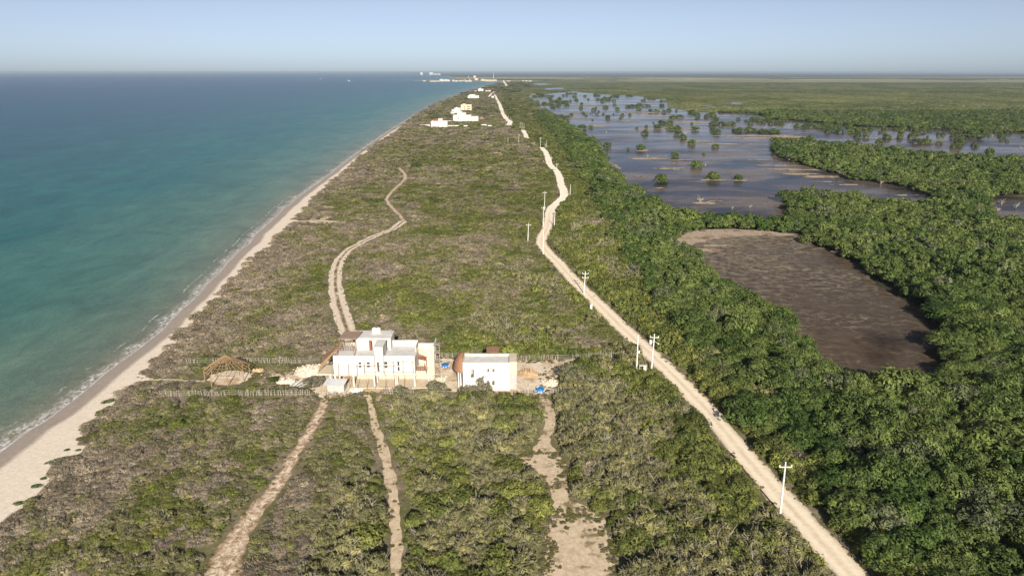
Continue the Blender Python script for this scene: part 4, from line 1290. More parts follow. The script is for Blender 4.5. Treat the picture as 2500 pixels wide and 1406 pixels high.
pile('rubble_pile', 762, 906, 4.4, 3.4, .9, 150, M_RUBBLE, 'pile of pale limestone rubble left of the big house', 'rubble', 5)
pile('sand_pile', 697, 934, 2.4, 1.6, .7, 30, M_RUBBLE, 'cream heap of sand right of the roof frame', 'sand heap', 6)
pile('earth_heap', 1290, 912, 2.6, 2.2, .6, 30, M_EARTH, 'ochre heap of earth right of the smaller house', 'earth heap', 7)
pile('rubble_pile', 1340, 936, 2.2, 1.5, .5, 60, M_RUBBLE, 'broken limestone row behind the front blue tarp', 'rubble', 8)
pile('rubble_pile', 1065, 925, 2.2, 2.6, .5, 60, M_RUBBLE, 'low white rubble heap between the two houses', 'rubble', 9)
pile('cement_sacks', 872, 954, 1.5, .7, .45, 26, M_PVC, 'grey white heap of sacks right of the shed', 'sacks', 10)
pile('earth_heap', 632, 905, 2.0, 1.0, .5, 14, M_EARTH, 'orange brown earth mound just right of the roof frame', 'earth heap', 12)
c0 = P(722, 944); mb = MB(); r = np.random.default_rng(3)
for k in range(16):
    q = r.normal(size=2) * .35; mb.tube((q[0] - .7, q[1] - .9, .1), (q[0] * 2.2 + .9, q[1] * 1.6 + 1.5, .35 + .5 * r.random()), .045, .04, 5)
tag(mb.build('pipe_bundle', M_PVC, None, (c0[0], c0[1], LZ + .02)), 'fanned bundle of white pipes by the sand heap', 'pipes')


# ================= stick fences
def fence(px, h, n, label, m=M_GREYWOOD, wire=True, jit=.32, seed=0):
    pts = P(*np.array(px, float).T); r = np.random.default_rng(50 + seed)
    o = thing('stick_fence', (pts[0, 0], pts[0, 1], LZ), label, 'fence')
    FENCES.append(pts)
    s = np.concatenate([[0], np.cumsum(np.hypot(*np.diff(pts, axis=0).T))]); L = s[-1]
    t = np.sort(np.clip((np.arange(n) + r.uniform(-.7, .7, n)) / (n - 1), 0, 1)) * L
    for q in t:
        x_, y_ = np.interp(q, s, pts[:, 0]) - pts[0, 0], np.interp(q, s, pts[:, 1]) - pts[0, 1] + r.normal() * .08
        if vnoise(np.array(q / 1.7), np.array(seed * 3.1), 5) < .27: continue
        hh = h * r.uniform(.6, 1.12); mb = MB()
        mb.tube((x_, y_, -.1), (x_ + r.normal() * .13, y_ + r.normal() * .1, hh), .062 * r.uniform(.8, 1.35), .042, 5); mb.build('stake', m, o)
    if wire:
        for zz in (.35, .8, 1.2):
            if zz > h: continue
            mb = MB()
            for i_ in range(len(pts) - 1):
                a = pts[i_] - pts[0]; b_ = pts[i_ + 1] - pts[0]; mb.tube((a[0], a[1], zz), (b_[0], b_[1], zz + .03), .012, .012, 3)
            mb.build('wire', M_GALV, o)
    return o


fence([(455, 887), (620, 886), (783, 887)], 1.55, 78, 'stick fence of grey stakes behind the palapa frame', seed=1)
fence([(1264, 881), (1330, 879), (1390, 878), (1484, 874), (1532, 871)], 1.75, 80, 'pale stick fence behind the lot right of the smaller house', seed=2)
fence([(1052, 872), (1120, 874)], 1.5, 18, 'short stick fence behind the gap between the two houses', seed=3)
fence([(392, 968), (560, 966), (757, 966)], 1.5, 92, 'long stick fence in front of the palapa frame', seed=4)
fence([(918, 962), (970, 963), (1010, 962)], 1.6, 30, 'dense stick fence in front of the big house columns', seed=5)
fence([(1228, 964), (1262, 966), (1306, 962)], 1.1, 26, 'low stick fence in front of the smaller house', seed=6)
fence([(1340, 961), (1372, 961), (1400, 958)], 1.5, 16, 'short stick fence at the right front corner of the lot', seed=7)
fence([(795, 966), (850, 968)], 1.1, 16, 'short low stick fence in front of the tin shed', seed=8)
fence([(1043, 966), (1095, 968)], 1.2, 12, 'few leaning stakes between the two houses by the bushes', seed=9)

# gate and meter cabinet at the road
g0 = P(1502, 877); g1 = P(1552, 876)
gt = thing('wooden_gate', (g0[0], g0[1], LZ), 'open wooden pole gate between the road and the lot', 'gate')
gw = g1[0] - g0[0]
for q in (0, .5, 1.0):
    mb = MB(); mb.tube((gw * q, 0, -.1), (gw * q, 0, 1.5), .09, .08, 6); mb.build('post', M_GREYWOOD, gt)
for q in (0, .5):
    mb = MB(); mb.tube((gw * q, 0, 1.4), (gw * (q + .5), 0, 1.4), .05, .05, 5); mb.tube((gw * q, 0, .4), (gw * (q + .5), 0, .4), .05, .05, 5); mb.tube((gw * q, .03, .4), (gw * (q + .45), .03, 1.2), .03, .03, 4); mb.build('panel', M_WOOD, gt)
c0 = P(1573, 910)
kb = thing('meter_cabinet', (c0[0], c0[1], LZ), 'small white meter cabinet with canopy between the two roadside poles', 'cabinet')
mb = MB(); mb.box(-.3, .35, -.25, .3, -.05, 1.75); mb.build('wall', M_WHITE, kb)
mb = MB(); mb.box(-1.25, .42, -.32, .36, 1.755, 1.85); mb.build('roof', M_WHITE, kb)
mb = MB(); mb.tube((-1.15, 0, -.05), (-1.15, 0, 1.75), .06, .06, 6); mb.build('post', M_WHITE, kb)
mb = MB(); mb.box(-.18, .2, -.28, -.251, .9, 1.4); mb.build('door', M_GALV, kb)

# ================= utility poles
POLES = [  # base px, top px, crossarms, extras, label
    ((1905, 1252), (1917, 1127), 1, '', 'tall white utility pole with one crossarm, nearest of all, beside the road'),
    ((1590, 909), (1598, 815), 1, 'trafo lamp', 'white utility pole with crossarm, transformer and lamp, right of the gate'),
    ((1554, 908), (1558, 818), 0, 'box', 'plain white pole without crossarm beside the wooden gate'),
    ((1425.5, 717), (1429.5, 662), 2, '', 'white utility pole with two crossarms beside the straight road'),
    ((1288.5, 594), (1291.5, 545), 1, '', 'white utility pole with crossarm left of the road bend'),
    ((1326, 620), (1326.5, 563), 0, '', 'plain white pole at the right edge of the road bend'),
    ((1326, 552), (1327, 504), 1, '', 'white utility pole with crossarm at the left edge of the road above the bend'),
    ((1329, 514), (1330.5, 467), 1, '', 'white utility pole with crossarm just behind the one above the bend'),
    ((1353, 553), (1358, 516), 0, '', 'plain leaning pole right of the road above the bend'),
    ((1391.5, 478), (1394, 450), 0, '', 'plain pole right of the second road bend'),
    ((1368, 483), (1369, 465), 0, '', 'short plain pole left of the second road bend'),
    ((1359, 418), (1359.5, 399), 1, '', 'small utility pole with crossarm at the narrow of the white road'),
    ((1345.5, 399), (1346.5, 383), 1, '', 'small utility pole with crossarm right of the widening white road'),
    ((1319.5, 360), (1319.5, 336), 1, '', 'utility pole with crossarm where the white road vanishes'),
    ((1334, 362), (1336, 344), 0, '', 'plain pole, right one of a pair where the white road vanishes'),
    ((1331, 362), (1331, 351), 0, '', 'short plain pole, left one of a pair where the white road vanishes'),
    ((1266, 352), (1267, 328), 1, '', 'utility pole with crossarm at the lone pale patch in the scrub'),
    ((1240, 351), (1240.3, 335), 0, '', 'lone plain pole in the scrub left of the pale patch'),
    ((1279, 318), (1281, 302), 0, '', 'right pole of three at the head of the short white road piece'),
    ((1274.5, 318), (1274.5, 300), 1, '', 'middle pole of three at the head of the short white road piece'),
    ((1269.5, 315), (1270, 297), 0, '', 'left pole of three at the head of the short white road piece'),
    ((1240.5, 296), (1241, 280), 0, '', 'distant pole at the kink of the far white road'),
    ((1245.5, 298), (1246, 286), 0, '', 'distant pole just right of the kink of the far white road'),
    ((1248.5, 311), (1249, 291), 0, '', 'distant pole at the lower right end of the far white road'),
    ((1234.5, 309), (1234.8, 297), 0, '', 'distant pole at the lower left end of the far white road'),
    ((1207, 235), (1207.5, 227), 0, '', 'tiny pole by the farthest roadside block'),
]
for (bp, tp, arms, ex, label) in POLES:
    b0 = P(*bp); xt, zt_ = W(tp[0], tp[1], b0[1]); h = zt_ - LZ
    far_ = b0[1] > 300
    r0 = .17 if not far_ else .15
    o = thing('utility_pole', (b0[0], b0[1], LZ), label, 'utility pole', 'utility poles along the coast road')
    lean = (xt - b0[0])
    lean = max(-.25, min(.25, lean))
    mb = MB(); mb.tube((0, 0, -.2), (lean, 0, h), r0, r0 * .62, 8); mb.build('shaft', M_POLE, o)
    for k in range(arms):
        zc = h - .75 - k * 1.25; L = .95 if not far_ else 1.0
        mb = MB(); mb.box(lean - L, lean + L, -.26, -.14, zc - .06, zc + .06); ca = mb.build('crossarm', M_POLE, o)
        for sx_ in (-.92, .92):
            mb = MB(); mb.lathe([(.05, 0), (.09, .05), (.05, .12), (.09, .18), (.06, .28), (.03, .34)], 8, (lean + L * sx_, -.2, zc + .055)); mb.build('insulator', M_PVC, ca)
    if 'trafo' in ex:
        mb = MB(); mb.lathe([(.01, 0), (.3, 0), (.32, .08), (.32, .8), (.26, .9), (.05, .95)], 14, (-.62, -.1, h - 2.3)); mb.build('transformer', M_GALV, o)
        mb = MB(); mb.tube((.1, 0, h - 1.7), (1.0, -.25, h - 2.15), .035, .03, 5); mb.lathe([(.02, 0), (.14, .03), (.17, .12), (.08, .22), (.02, .24)], 10, (1.05, -.26, h - 2.35)); mb.build('lamp', M_PVC, o)
        mb = MB(); mb.tube((-.7, 0, h - 1.9), (.1, 0, h - 1.9), .04, .04, 5); mb.tube((-.8, 0, h - 1.35), (.1, 0, h - 1.6), .03, .03, 5); mb.build('bracket', M_GALV, o)
    if 'box' in ex:
        mb = MB(); mb.box(.14, .42, -.12, .12, h * .52, h * .52 + .55); mb.build('junction_box', M_PVC, o)
# two short posts by the road
for k, (bp, lb) in enumerate([((1441, 761), 'left of two short white posts at the road edge'), ((1444.3, 760), 'right of two short white posts at the road edge')]):
    b0 = P(*bp); mb = MB(); mb.box(-.13, .13, -.13, .13, -.05, 2.0 + .15 * k); mb.box(-.16, .16, -.16, .16, 2.0 + .15 * k, 2.08 + .15 * k)
    tag(mb.build('short_post', M_POLE, None, (b0[0], b0[1], LZ)), lb, 'post')
# the service wires between the two poles by the gate
pa = P(1554, 908); pb_ = P(1590, 909)
mb = MB()
for k, zz in enumerate((7.3, 6.6)):
    prev = None
    for j in range(9):
        t = j / 8; q = (pa[0] + (pb_[0] - pa[0]) * t - pa[0], (pb_[1] - pa[1]) * t, zz - .25 * 4 * t * (1 - t))
        if prev: mb.tube(prev, q, .014, .014, 4)
        prev = q
tag(mb.build('service_cable', M_GALV, None, (pa[0], pa[1], LZ)), 'thin cables strung between the two poles by the gate', 'cable')


# ================= white houses farther along the beach
def far_house(nm, base_y, blocks, label, extra=None, depth=9.0, mwall=None, win=()):
    d = float(P(1150, base_y)[1])
    x_c = W((blocks[0][0] + blocks[0][1]) / 2, base_y, d)[0]
    o = thing(nm, (x_c, d, LZ), label, 'house', 'white houses along the far beach')
    for j, bl in enumerate(blocks):
        a, b_, yt, off = bl[:4]
        x0_, zt_ = W(a, yt, d + off); x1_ = W(b_, yt, d + off)[0]
        mm = {'w': mwall or M_WHITE, 'r': M_RED, 'c': M_CREAM, 'g': M_CONC, 't': M_THATCH}[bl[4] if len(bl) > 4 else 'w']
        dep = bl[5] if len(bl) > 5 else depth
        mb = MB(); mb.box(x0_ - x_c, x1_ - x_c, off, off + dep, -.2, zt_ - LZ); nmq = 'block' if len(bl) < 7 else bl[6]
        mb.build('wall' if nmq == 'block' else nmq, mm, o)
        if nmq == 'block':
            t = .18 * max(1, d / 1200); mb = MB()
            hgt_ = zt_ - LZ
            for bx in ((x0_ - x_c - t, x1_ - x_c + t, off - t, off - .002), (x0_ - x_c - t, x1_ - x_c + t, off + dep + .002, off + dep + t)): mb.box(*bx, hgt_ - .3, hgt_ + .35)
            mb.box(x0_ - x_c - t, x0_ - x_c - .002, off, off + dep, hgt_ - .3, hgt_ + .35); mb.box(x1_ - x_c + .002, x1_ - x_c + t, off, off + dep, hgt_ - .3, hgt_ + .35)
            mb.build('parapet', mm, o)
    for (a, b_, y0_, y1_, off) in win:
        xa_, za = W(a, y0_, d + off); xb_, zb_ = W(b_, y1_, d + off)
        mb = MB(); mb.box(xa_ - x_c, xb_ - x_c, off - .25, off + .1, zb_ - LZ, za - LZ); wd_ = mb.build('window', M_DARK, o)
    BUILD_BOXES.append((o.location[0] - 22, o.location[0] + 22, d - 2.5, d + 26)) if False else None
    xs_ = [W(b[0], base_y, d)[0] for b in blocks] + [W(b[1], base_y, d)[0] for b in blocks]
    BUILD_BOXES.append((min(xs_) - 1, max(xs_) + 1, d - 6, d + 14))
    return o


far_house('beach_house', 311, [(1052, 1092, 297, 0), (1070, 1080, 291, 4, 'w', 4), (1057.5, 1069, 293.5, 5, 'r', 6, 'red_roof')], 'low white box house with a small red roof, nearest of the far houses', depth=12)
far_house('beach_house', 297, [(1116, 1137, 277, 3), (1106, 1116, 282.5, 3), (1137, 1150, 282.5, 3), (1150, 1167.5, 286, 0), (1090, 1110, 295, -4, 'w', .4, 'garden_wall')], 'large stepped white house behind the red roofed one, its highest block in the middle', depth=12, win=[(1118, 1119.5, 286, 292, 3), (1108.5, 1109.5, 288, 291, 3)])
far_house('beach_house', 279, [(1109, 1124, 265, 2), (1103, 1109, 269, 0), (1100, 1103, 274, 0, 'g'), (1113, 1117, 263, 5, 'w', 3), (1124, 1128, 273.5, 0)], 'white stepped house left of the pinkish two storey block', depth=12, win=[(1111, 1115, 276, 278.5, 2), (1105, 1107, 272, 275, 0)])
far_house('beach_house', 270.5, [(1125, 1151, 257, 0, 'c'), (1130, 1136, 254.5, 4, 'c', 5)], 'pinkish two storey block with rows of dark windows among the far houses', depth=12, mwall=M_CREAM,
          win=[(a, a + 1.9, b_, b_ + 2.6, 0) for b_ in (259.5, 264.5) for a in (1133.5, 1140.5, 1143.6, 1146.3)])
far_house('beach_house', 241, [(1142, 1169, 234.5, 0), (1146, 1160, 232, 8)], 'long white low house near the beach beyond the pinkish block', depth=16, win=[(1147, 1149, 237.5, 239.5, 0), (1155, 1156.2, 237, 239, 0), (1165.5, 1166.5, 237, 239, 0)])
far_house('beach_house', 224.5, [(1167, 1180, 218, 0), (1170, 1174, 216.3, 10), (1158, 1163.5, 223, 0)], 'tall white tapering house, farthest big one on the beach', depth=30)
far_house('beach_house', 224.5, [(1185, 1190.5, 222, 0), (1192, 1198, 221.3, 0, 'c')], 'low pair of pale sheds right of the farthest tall house', depth=16)
far_house('roadside_block', 240, [(1200, 1205.5, 235.5, 0)], 'small white cube beside the far road', depth=6)
c0 = P(1175.5, 293.5); mb = MB(); mb.lathe([(4.4, 0), (4.4, 1.6), (5.4, 1.7), (2.8, 3.6), (.1, 5.0)], 12); tag(mb.build('thatched_hut', M_THATCH, None, (c0[0], c0[1], LZ)), 'brown conical thatched hut right of the stepped white house', 'hut')
# low white garden walls in the scrub before the far houses
for k, (a, b_, yb_, lb) in enumerate([(1025, 1050, 308, 'low pale wall left of the red roofed house'), (1094, 1120, 309.5, 'low pale wall right of the red roofed house'), (1132, 1142, 309.5, 'small white slab in the scrub right of the low wall'), (1175, 1188, 307.5, 'long low pale wall in the scrub'), (1191, 1200, 309.5, 'small white slab at the end of the low walls')]):
    q0 = P(a, yb_); q1 = P(b_, yb_); mb = MB(); mb.box(0, q1[0] - q0[0], 0, .5, -.1, 1.5); mb.box(-.1, q1[0] - q0[0] + .1, -.05, .55, 1.502, 1.62)
    tag(mb.build('low_wall', M_WHITE, None, (q0[0], q0[1], LZ)), lb, 'wall')
    BUILD_BOXES.append((q0[0], q1[0], q0[1] - 5, q0[1] + 1))

# ================= the town on the cape
TOWN = [(610, 700, 246, 285, 'longest white hotel block on the cape'), (700, 820, 252, 284, 'white hotel wing right of the longest block'), (415, 610, 277, 290, 'flat white quay at the tip of the cape'), (270, 325, 276, 284, 'tiny pale building at the outer end of the cape'),
        (870, 912, 260, 287, 'gabled white house right of the hotel'), (925, 990, 268, 288, 'low white row right of the gabled house'), (1010, 1070, 268, 285, 'white block in the middle of the town'), (1075, 1102, 264, 280, 'small white block beside the middle of the town'),
        (1130, 1200, 272, 290, 'long white waterfront building'), (1200, 1262, 268, 288, 'white waterfront building right of the long one'), (1300, 1350, 175, 212, 'pale building inland behind the town'), (1322, 1392, 228, 262, 'cream building above the waterfront'),
        (1450, 1530, 246, 276, 'pinkish large block at the bay'), (1530, 1610, 255, 282, 'pinkish low block at the bay'), (1610, 1700, 258, 284, 'cream long block right of the pinkish ones'), (1700, 1772, 256, 280, 'white block at the right end of the town'),
        (1975, 2062, 276, 289, 'low white building right of the town road'), (2290, 2318, 268, 284, 'white shed far right of the town'), (2345, 2400, 272, 284, 'pair of white sheds far right of the town'), (2425, 2480, 276, 287, 'last low shed far right of the town'),
        (1112, 1135, 255, 270, 'small white house behind the middle block'), (1190, 1205, 190, 208, 'tiny pale house behind the town'), (1215, 1235, 240, 255, 'little white house above the waterfront')]
for k, (a, b_, t_, bt, lb) in enumerate(TOWN):
    xa_, yb_ = 1000 + a / 8.333, 165 + bt / 8.333; xb_, yt_ = 1000 + b_ / 8.333, 165 + t_ / 8.333
    yb_ = max(yb_, 180.5)
    d = float(P(xa_, yb_)[1]) if yb_ < 197 else min(float(P(xa_, yb_)[1]), 5420.0)
    x0_, zt_ = W(xa_, yt_, d); x1_ = W(xb_, yt_, d)[0]
    h = min(max(zt_ - LZ, 4.0), 26.0)
    mb = MB(); wv_ = x1_ - x0_; mb.box(0, wv_, 0, 30, -.5, h)
    st = max(1, int(h / 5))
    mb.box(wv_ * .2, wv_ * .55, 6, 24, h + .002, h * 1.22)
    mb.box(-.6, wv_ + .6, -.9, -.05, h - 1.2, h + .8)
    for s_ in range(st):
        nb = max(2, int(wv_ / 9))
        for j in range(nb): mb.box(wv_ * (j + .3) / nb, wv_ * (j + .7) / nb, -.5, -.06, h * (s_ + .3) / st, h * (s_ + .68) / st, 1)
    tag(mb.build('town_building', [M_WHITE if 'pink' not in lb and 'cream' not in lb else M_CREAM, M_DARK], None, (x0_, d, LZ)), lb, 'building', 'buildings of the town on the cape')
for k, (a, lb) in enumerate([((1205, 186, 194), 'faint tall mast rising over the town'), ]):
    d = 7000.0; x0_, zt_ = W(a[0], a[1] - 3, d); mb = MB(); mb.tube((0, 0, -1), (0, 0, 58), 2.2, .8, 6)
    for zz in (20, 40, 55): mb.box(-2, 2, -2, 2, zz, zz + 1)
    tag(mb.build('radio_mast', M_GALV, None, (x0_, d, LZ)), lb, 'mast')
# the far headland with its high white buildings
for k, (px_, w_, h_, lb) in enumerate([(1029, 60, 42, 'faint white tower block on the far headland, leftmost'), (1053, 90, 44, 'faint broad white block on the far headland, second from left'), (1063, 110, 18, 'faint low white row on the far headland'), (1072, 60, 20, 'faint white block on the far headland, rightmost')]):
    d = 15500.0; x0_ = W(px_, 181, d)[0]
    mb = MB(); mb.box(-w_ / 2, w_ / 2, 0, 60, -1, h_); mb.box(-w_ / 5, w_ / 6, 10, 50, h_ + .01, h_ * 1.25)
    tag(mb.build('town_building', M_WHITE, None, (x0_, d, LZ)), lb, 'building', 'white blocks on the far headland')
# two small boats out at sea
for px_, py_, lb in [(783, 193.3, 'tiny white boat on the open sea, left of two'), (852, 198.3, 'tiny white boat on the open sea, right of two')]:
    c0 = P(px_, py_, 0.0); t = thing('motor_boat', (c0[0], c0[1], 0.0), lb, 'boat')
    mb = MB(); L = 9.0
    pr = [(-L, -2.2), (-L, 2.2), (L * .4, 2.4), (L, 0), (L * .4, -2.4)]
    mb.add([(a * .9, b_ * .75, -.6) for a, b_ in pr] + [(a, b_, 1.8) for a, b_ in pr], [(4, 3, 2, 1, 0), (5, 6, 7, 8, 9)] + [(k, (k + 1) % 5, 5 + (k + 1) % 5, 5 + k) for k in range(5)]); mb.build('hull', M_PVC, t)
    mb = MB(); mb.box(-4, 2.5, -1.5, 1.5, 1.8, 4.6); mb.box(-4.3, 2.9, -1.7, 1.7, 4.602, 4.8); mb.build('cabin', M_PVC, t)
rs = np.random.default_rng(11)
# --- scrub between the beach and the mangroves
bands = [(60, 170, 1.35), (170, 300, 1.7), (300, 520, 2.3), (520, 1000, 3.6), (1000, 2200, 6.5), (2200, 4700, 13.0)]
SX = []; SY = []; SS = []
for y0, y1, s in bands:
    x, y = jitter_grid(-175, 105, y0, y1, s, rs)
    SX.append(x); SY.append(y); SS.append(np.full(x.shape, s))
x = np.concatenate(SX); y = np.concatenate(SY); sp = np.concatenate(SS)
k = in_view(x, y)
x, y, sp = x[k], y[k], sp[k]
ed = x - xveg(y)
k = (ed > ((fbm(x / 4.0, y / 6.0, 5) - .45) * 5.5 - 1.0) * (y < 900)) & (x < xmang(y) + 5)
x, y, sp = x[k], y[k], sp[k]; ed = x - xveg(y)
px, py = pix(x, y)
rd, _ = segdist(x, y, np.concatenate([ROADS[0][0][::8], [[10, 700], [-30, 1500], [-60, 4000]]]))
xroad = np.interp(y, np.concatenate([ROADS[0][0][::8, 1], [900, 1500, 4000]]), np.concatenate([ROADS[0][0][::8, 0], [5, -18, -60]]))
east = x > xroad
n1 = fbm(x / 16.0 + 3, y / 20.0, 51); n2 = fbm(x / 7.0, y / 7.5, 61, 2); n3 = rs.random(len(x)); n4 = fbm(x / 40.0, y / 60.0, 71)
wet = 0.40 * n1 + 0.36 * n2 + 0.24 * n4 + (n3 - .5) * np.where(y < 170, .24, .14) + 0.037          # leafy or dry ground
wet += np.where(east, 0.16, 0) + np.clip(1 - np.abs(x - xroad) / 14.0, 0, 1) * 0.10 - np.clip(1 - ed / 16.0, 0, 1) * 0.13 - np.clip((y - 420) / 500, 0, 1) * .02
# the dense twiggy thicket in the middle foreground and on both sides of the third trail
thick = ((y < 150) & (x > -27 + (y - 80) * .12) & ~east) | ((y > 150) & (y < 215) & (x > -12) & ~east & (n1 > .45))
typ = np.where(wet > 0.60, 0, np.where(wet > 0.49, 2, 1))          # 0 green 1 dry 2 olive 3 low spreading
typ = np.where(thick & (wet < 0.60) & (n3 < 0.72), 2, typ)
typ = np.where(~thick & ~(east & (y < 260)) & (rs.random(len(x)) < np.where(y < 150, .45, .62)), 3, typ)
rad = sp * np.where(typ == 0, 0.92, np.where(typ == 1, 0.85, np.where(typ == 3, 1.15, 1.0))) * rs.lognormal(0, 0.26, len(x))
near = y < 300
rad = np.where(near, np.clip(rad, 0.55, 2.2), rad)
# taller shrubs in the thicket and by the road
tall = thick | (east & (y < 400))
big = tall & (rs.random(len(x)) < 0.26)
rad = np.where(big, rs.uniform(1.7, 3.1, len(x)), rad)
hgt = rad * np.where(near, rs.uniform(0.75, 1.15, len(x)), rs.uniform(.5, .8, len(x))) * np.where(tall, 1.12, 0.86)
hgt = np.where(tall, hgt, hgt * .74)
hgt = np.minimum(hgt, np.where(east, 3.4, 3.0))
hgt = np.where(y > 520, np.minimum(hgt, 2.2), hgt)
ok = clear_of_ways(x, y, rad)
# thin out under the big ones and leave a few bare spots
bare = fbm(x / 3.2 + 9, y / 4.0, 81)
ok &= ~((bare < 0.235) & (y < 300) & ~east)


def pal(a, b_, t):
    return np.asarray(a)[None] * (1 - t[:, None]) + np.asarray(b_)[None] * t[:, None]


tj = rs.random(len(x)); hu = fbm(x / 8.0 + 40, y / 10.0, 91)
GREEN = pal((0.095, 0.114, 0.030), (0.155, 0.165, 0.042), np.clip(hu * 1.6 - .35 + (tj - .5) * .5, 0, 1))
DRY = pal((0.205, 0.168, 0.120), (0.295, 0.25, 0.19), tj) * np.where(hu > .5, 1.0, .85)[:, None]
OLIVE = pal((0.130, 0.130, 0.048), (0.200, 0.185, 0.092), np.clip(tj * .6 + n2 * .6 - .1, 0, 1))
tint = np.where((typ == 0)[:, None], GREEN, np.where((typ == 1)[:, None], DRY, OLIVE))
wl = np.clip((wet - .43) / .10, 0, 1)[:, None]; wg = np.clip((wet - .56) / .08, 0, 1)[:, None]
LOW = (DRY * (1 - wl) + OLIVE * wl) * (1 - wg) + GREEN * wg
tint = np.where((typ == 3)[:, None], LOW, tint)
tint *= rs.lognormal(0, .13, len(x))[:, None]
yel = (rs.random(len(x)) < 0.012) & (typ == 0)
tint[yel] = pal((0.16, 0.155, 0.025), (0.21, 0.19, 0.035), tj)[yel]
tint *= np.where(east, 1.12, 1.14)[:, None]
x, y, sp, typ, rad, hgt, tint, east, thick = [q[ok] for q in (x, y, sp, typ, rad, hgt, tint, east, thick)]
rot = np.stack([rs.normal(0, .08, len(x)), rs.normal(0, .08, len(x)), rs.uniform(0, 6.28, len(x))], -1)
lod = np.where(y < 150, 0, np.where(y < 420, 1, 2))
names = ['green', 'dry', 'olive', 'mound']
size_px = rad / np.hypot(y, CAMZ)

# zones that tell the nearest bushes apart
xa = lambda yy: np.interp(yy, TRAILS[3][0][::-1, 1], TRAILS[3][0][::-1, 0])
xb = lambda yy: np.interp(yy, TRAILS[4][0][::-1, 1], TRAILS[4][0][::-1, 0])
xc = lambda yy: np.interp(yy, TRAILS[5][0][::-1, 1], TRAILS[5][0][::-1, 0])
WORD = {'green': ('leafy_bush', 'leafy green bush', 'bush'), 'dry': ('dry_bush', 'dry grey twiggy bush', 'bush'), 'olive': ('twiggy_shrub', 'olive shrub with pale bare branches', 'shrub'), 'mound': ('low_bush', 'low spreading mixed bush', 'bush')}


def zone(xx, yy):
    if yy > 131:
        return 'in the scrub behind the houses' if xx < 5 else 'in the scrub beside the road past the front fence'
    if xx > np.interp(yy, ROADS[0][0][:, 1], ROADS[0][0][:, 0]):
        return 'on the mangrove side of the road'
    if xx < xa(yy): return 'between the beach and the broad reddish trail'
    if xx < xb(yy): return 'between the broad reddish trail and the narrow pale trail'
    if xx < xc(yy): return 'between the narrow pale trail and the sandy clearings'
    return 'between the sandy clearings and the road'


WX = []; WY = []; WS = []
for pl, wd in [(q[0], q[1]) for q in TRAILS] + [(ROADS[0][0], np.full(len(ROADS[0][0]), 4.6))]:
    n_ = int(np.hypot(*np.diff(pl, axis=0).T)  .sum() * 2.2); i = rs.integers(1, len(pl) - 1, n_)
    tx_ = pl[np.minimum(i + 1, len(pl) - 1)] - pl[i - 1]; tx_ = tx_ / (np.linalg.norm(tx_, axis=1)[:, None] + 1e-9)
    s_ = np.where(rs.random(n_) < .5, -1, 1) * (wd[i] / 2 + rs.normal(.2, .30, n_))
    WX.append(pl[i, 0] + tx_[:, 1] * s_ + rs.normal(0, .3, n_)); WY.append(pl[i, 1] - tx_[:, 0] * s_ + rs.normal(0, .3, n_)); WS.append(rs.uniform(.16, .5, n_))
for pg in (C1W, C2W, LOTW, PALW):
    n_ = len(pg) * 7; i = rs.integers(0, len(pg), n_); c_ = pg.mean(0); t_ = rs.normal(1.0, .09, n_)[:, None]
    q = c_ + (pg[i] - c_) * t_ + rs.normal(0, .5, (n_, 2)); WX.append(q[:, 0]); WY.append(q[:, 1]); WS.append(rs.uniform(.18, .6, n_))
WX = np.concatenate(WX); WY = np.concatenate(WY); WS = np.concatenate(WS)
k = in_view(WX, WY) & (WY < 320)
for (x0, x1, y0, y1) in BUILD_BOXES: k &= ~((WX > x0) & (WX < x1) & (WY > y0) & (WY < y1))
WX, WY, WS = WX[k], WY[k], WS[k]; n_ = len(WX)
t_ = rs.random(n_); wt = np.where((t_ < .5)[:, None], pal((0.16, 0.135, 0.085), (0.24, 0.20, 0.13), rs.random(n_)), pal((0.10, 0.105, 0.035), (0.16, 0.155, 0.05), rs.random(n_)))
px, py = pix(x, y, LZ + hgt * .5)
inside = (px > 0) & (px < 2500) & (py > 0) & (py < 1400)
solo = np.zeros(len(x), bool)
for ti in range(4):
    i = np.where((typ == ti) & inside)[0]
    solo[i[np.argsort(-size_px[i])[:300]]] = True


def plant(kind, lodk, var, loc, scale, rz, tcol, nm, label, cat, group):
    o = link(nm, None, None, loc, rz); o.scale = scale; o.empty_display_size = .5
    me, fo, st = PROTO[kind, lodk][var]
    f = link('foliage' if kind in ('green', 'dry', 'olive', 'mound') else 'crown', fo, o); f['tint'] = [float(q) for q in tcol]
    link('stem' if kind in ('green', 'dry', 'olive', 'mound') else 'trunk', st, o)
    return tag(o, label, cat, group)


for i in np.where(solo)[0]:
    kd = names[typ[i]]; nm, lb, ct = WORD[kd]
    zn = zone(x[i], y[i])
    plant(kd, int(min(lod[i], 1)), int(i % NVAR[kd]), (x[i], y[i], LZ - .03), (rad[i], rad[i], hgt[i]), rot[i, 2], tint[i], nm, lb + ' ' + zn, ct, lb + ' ' + zn)

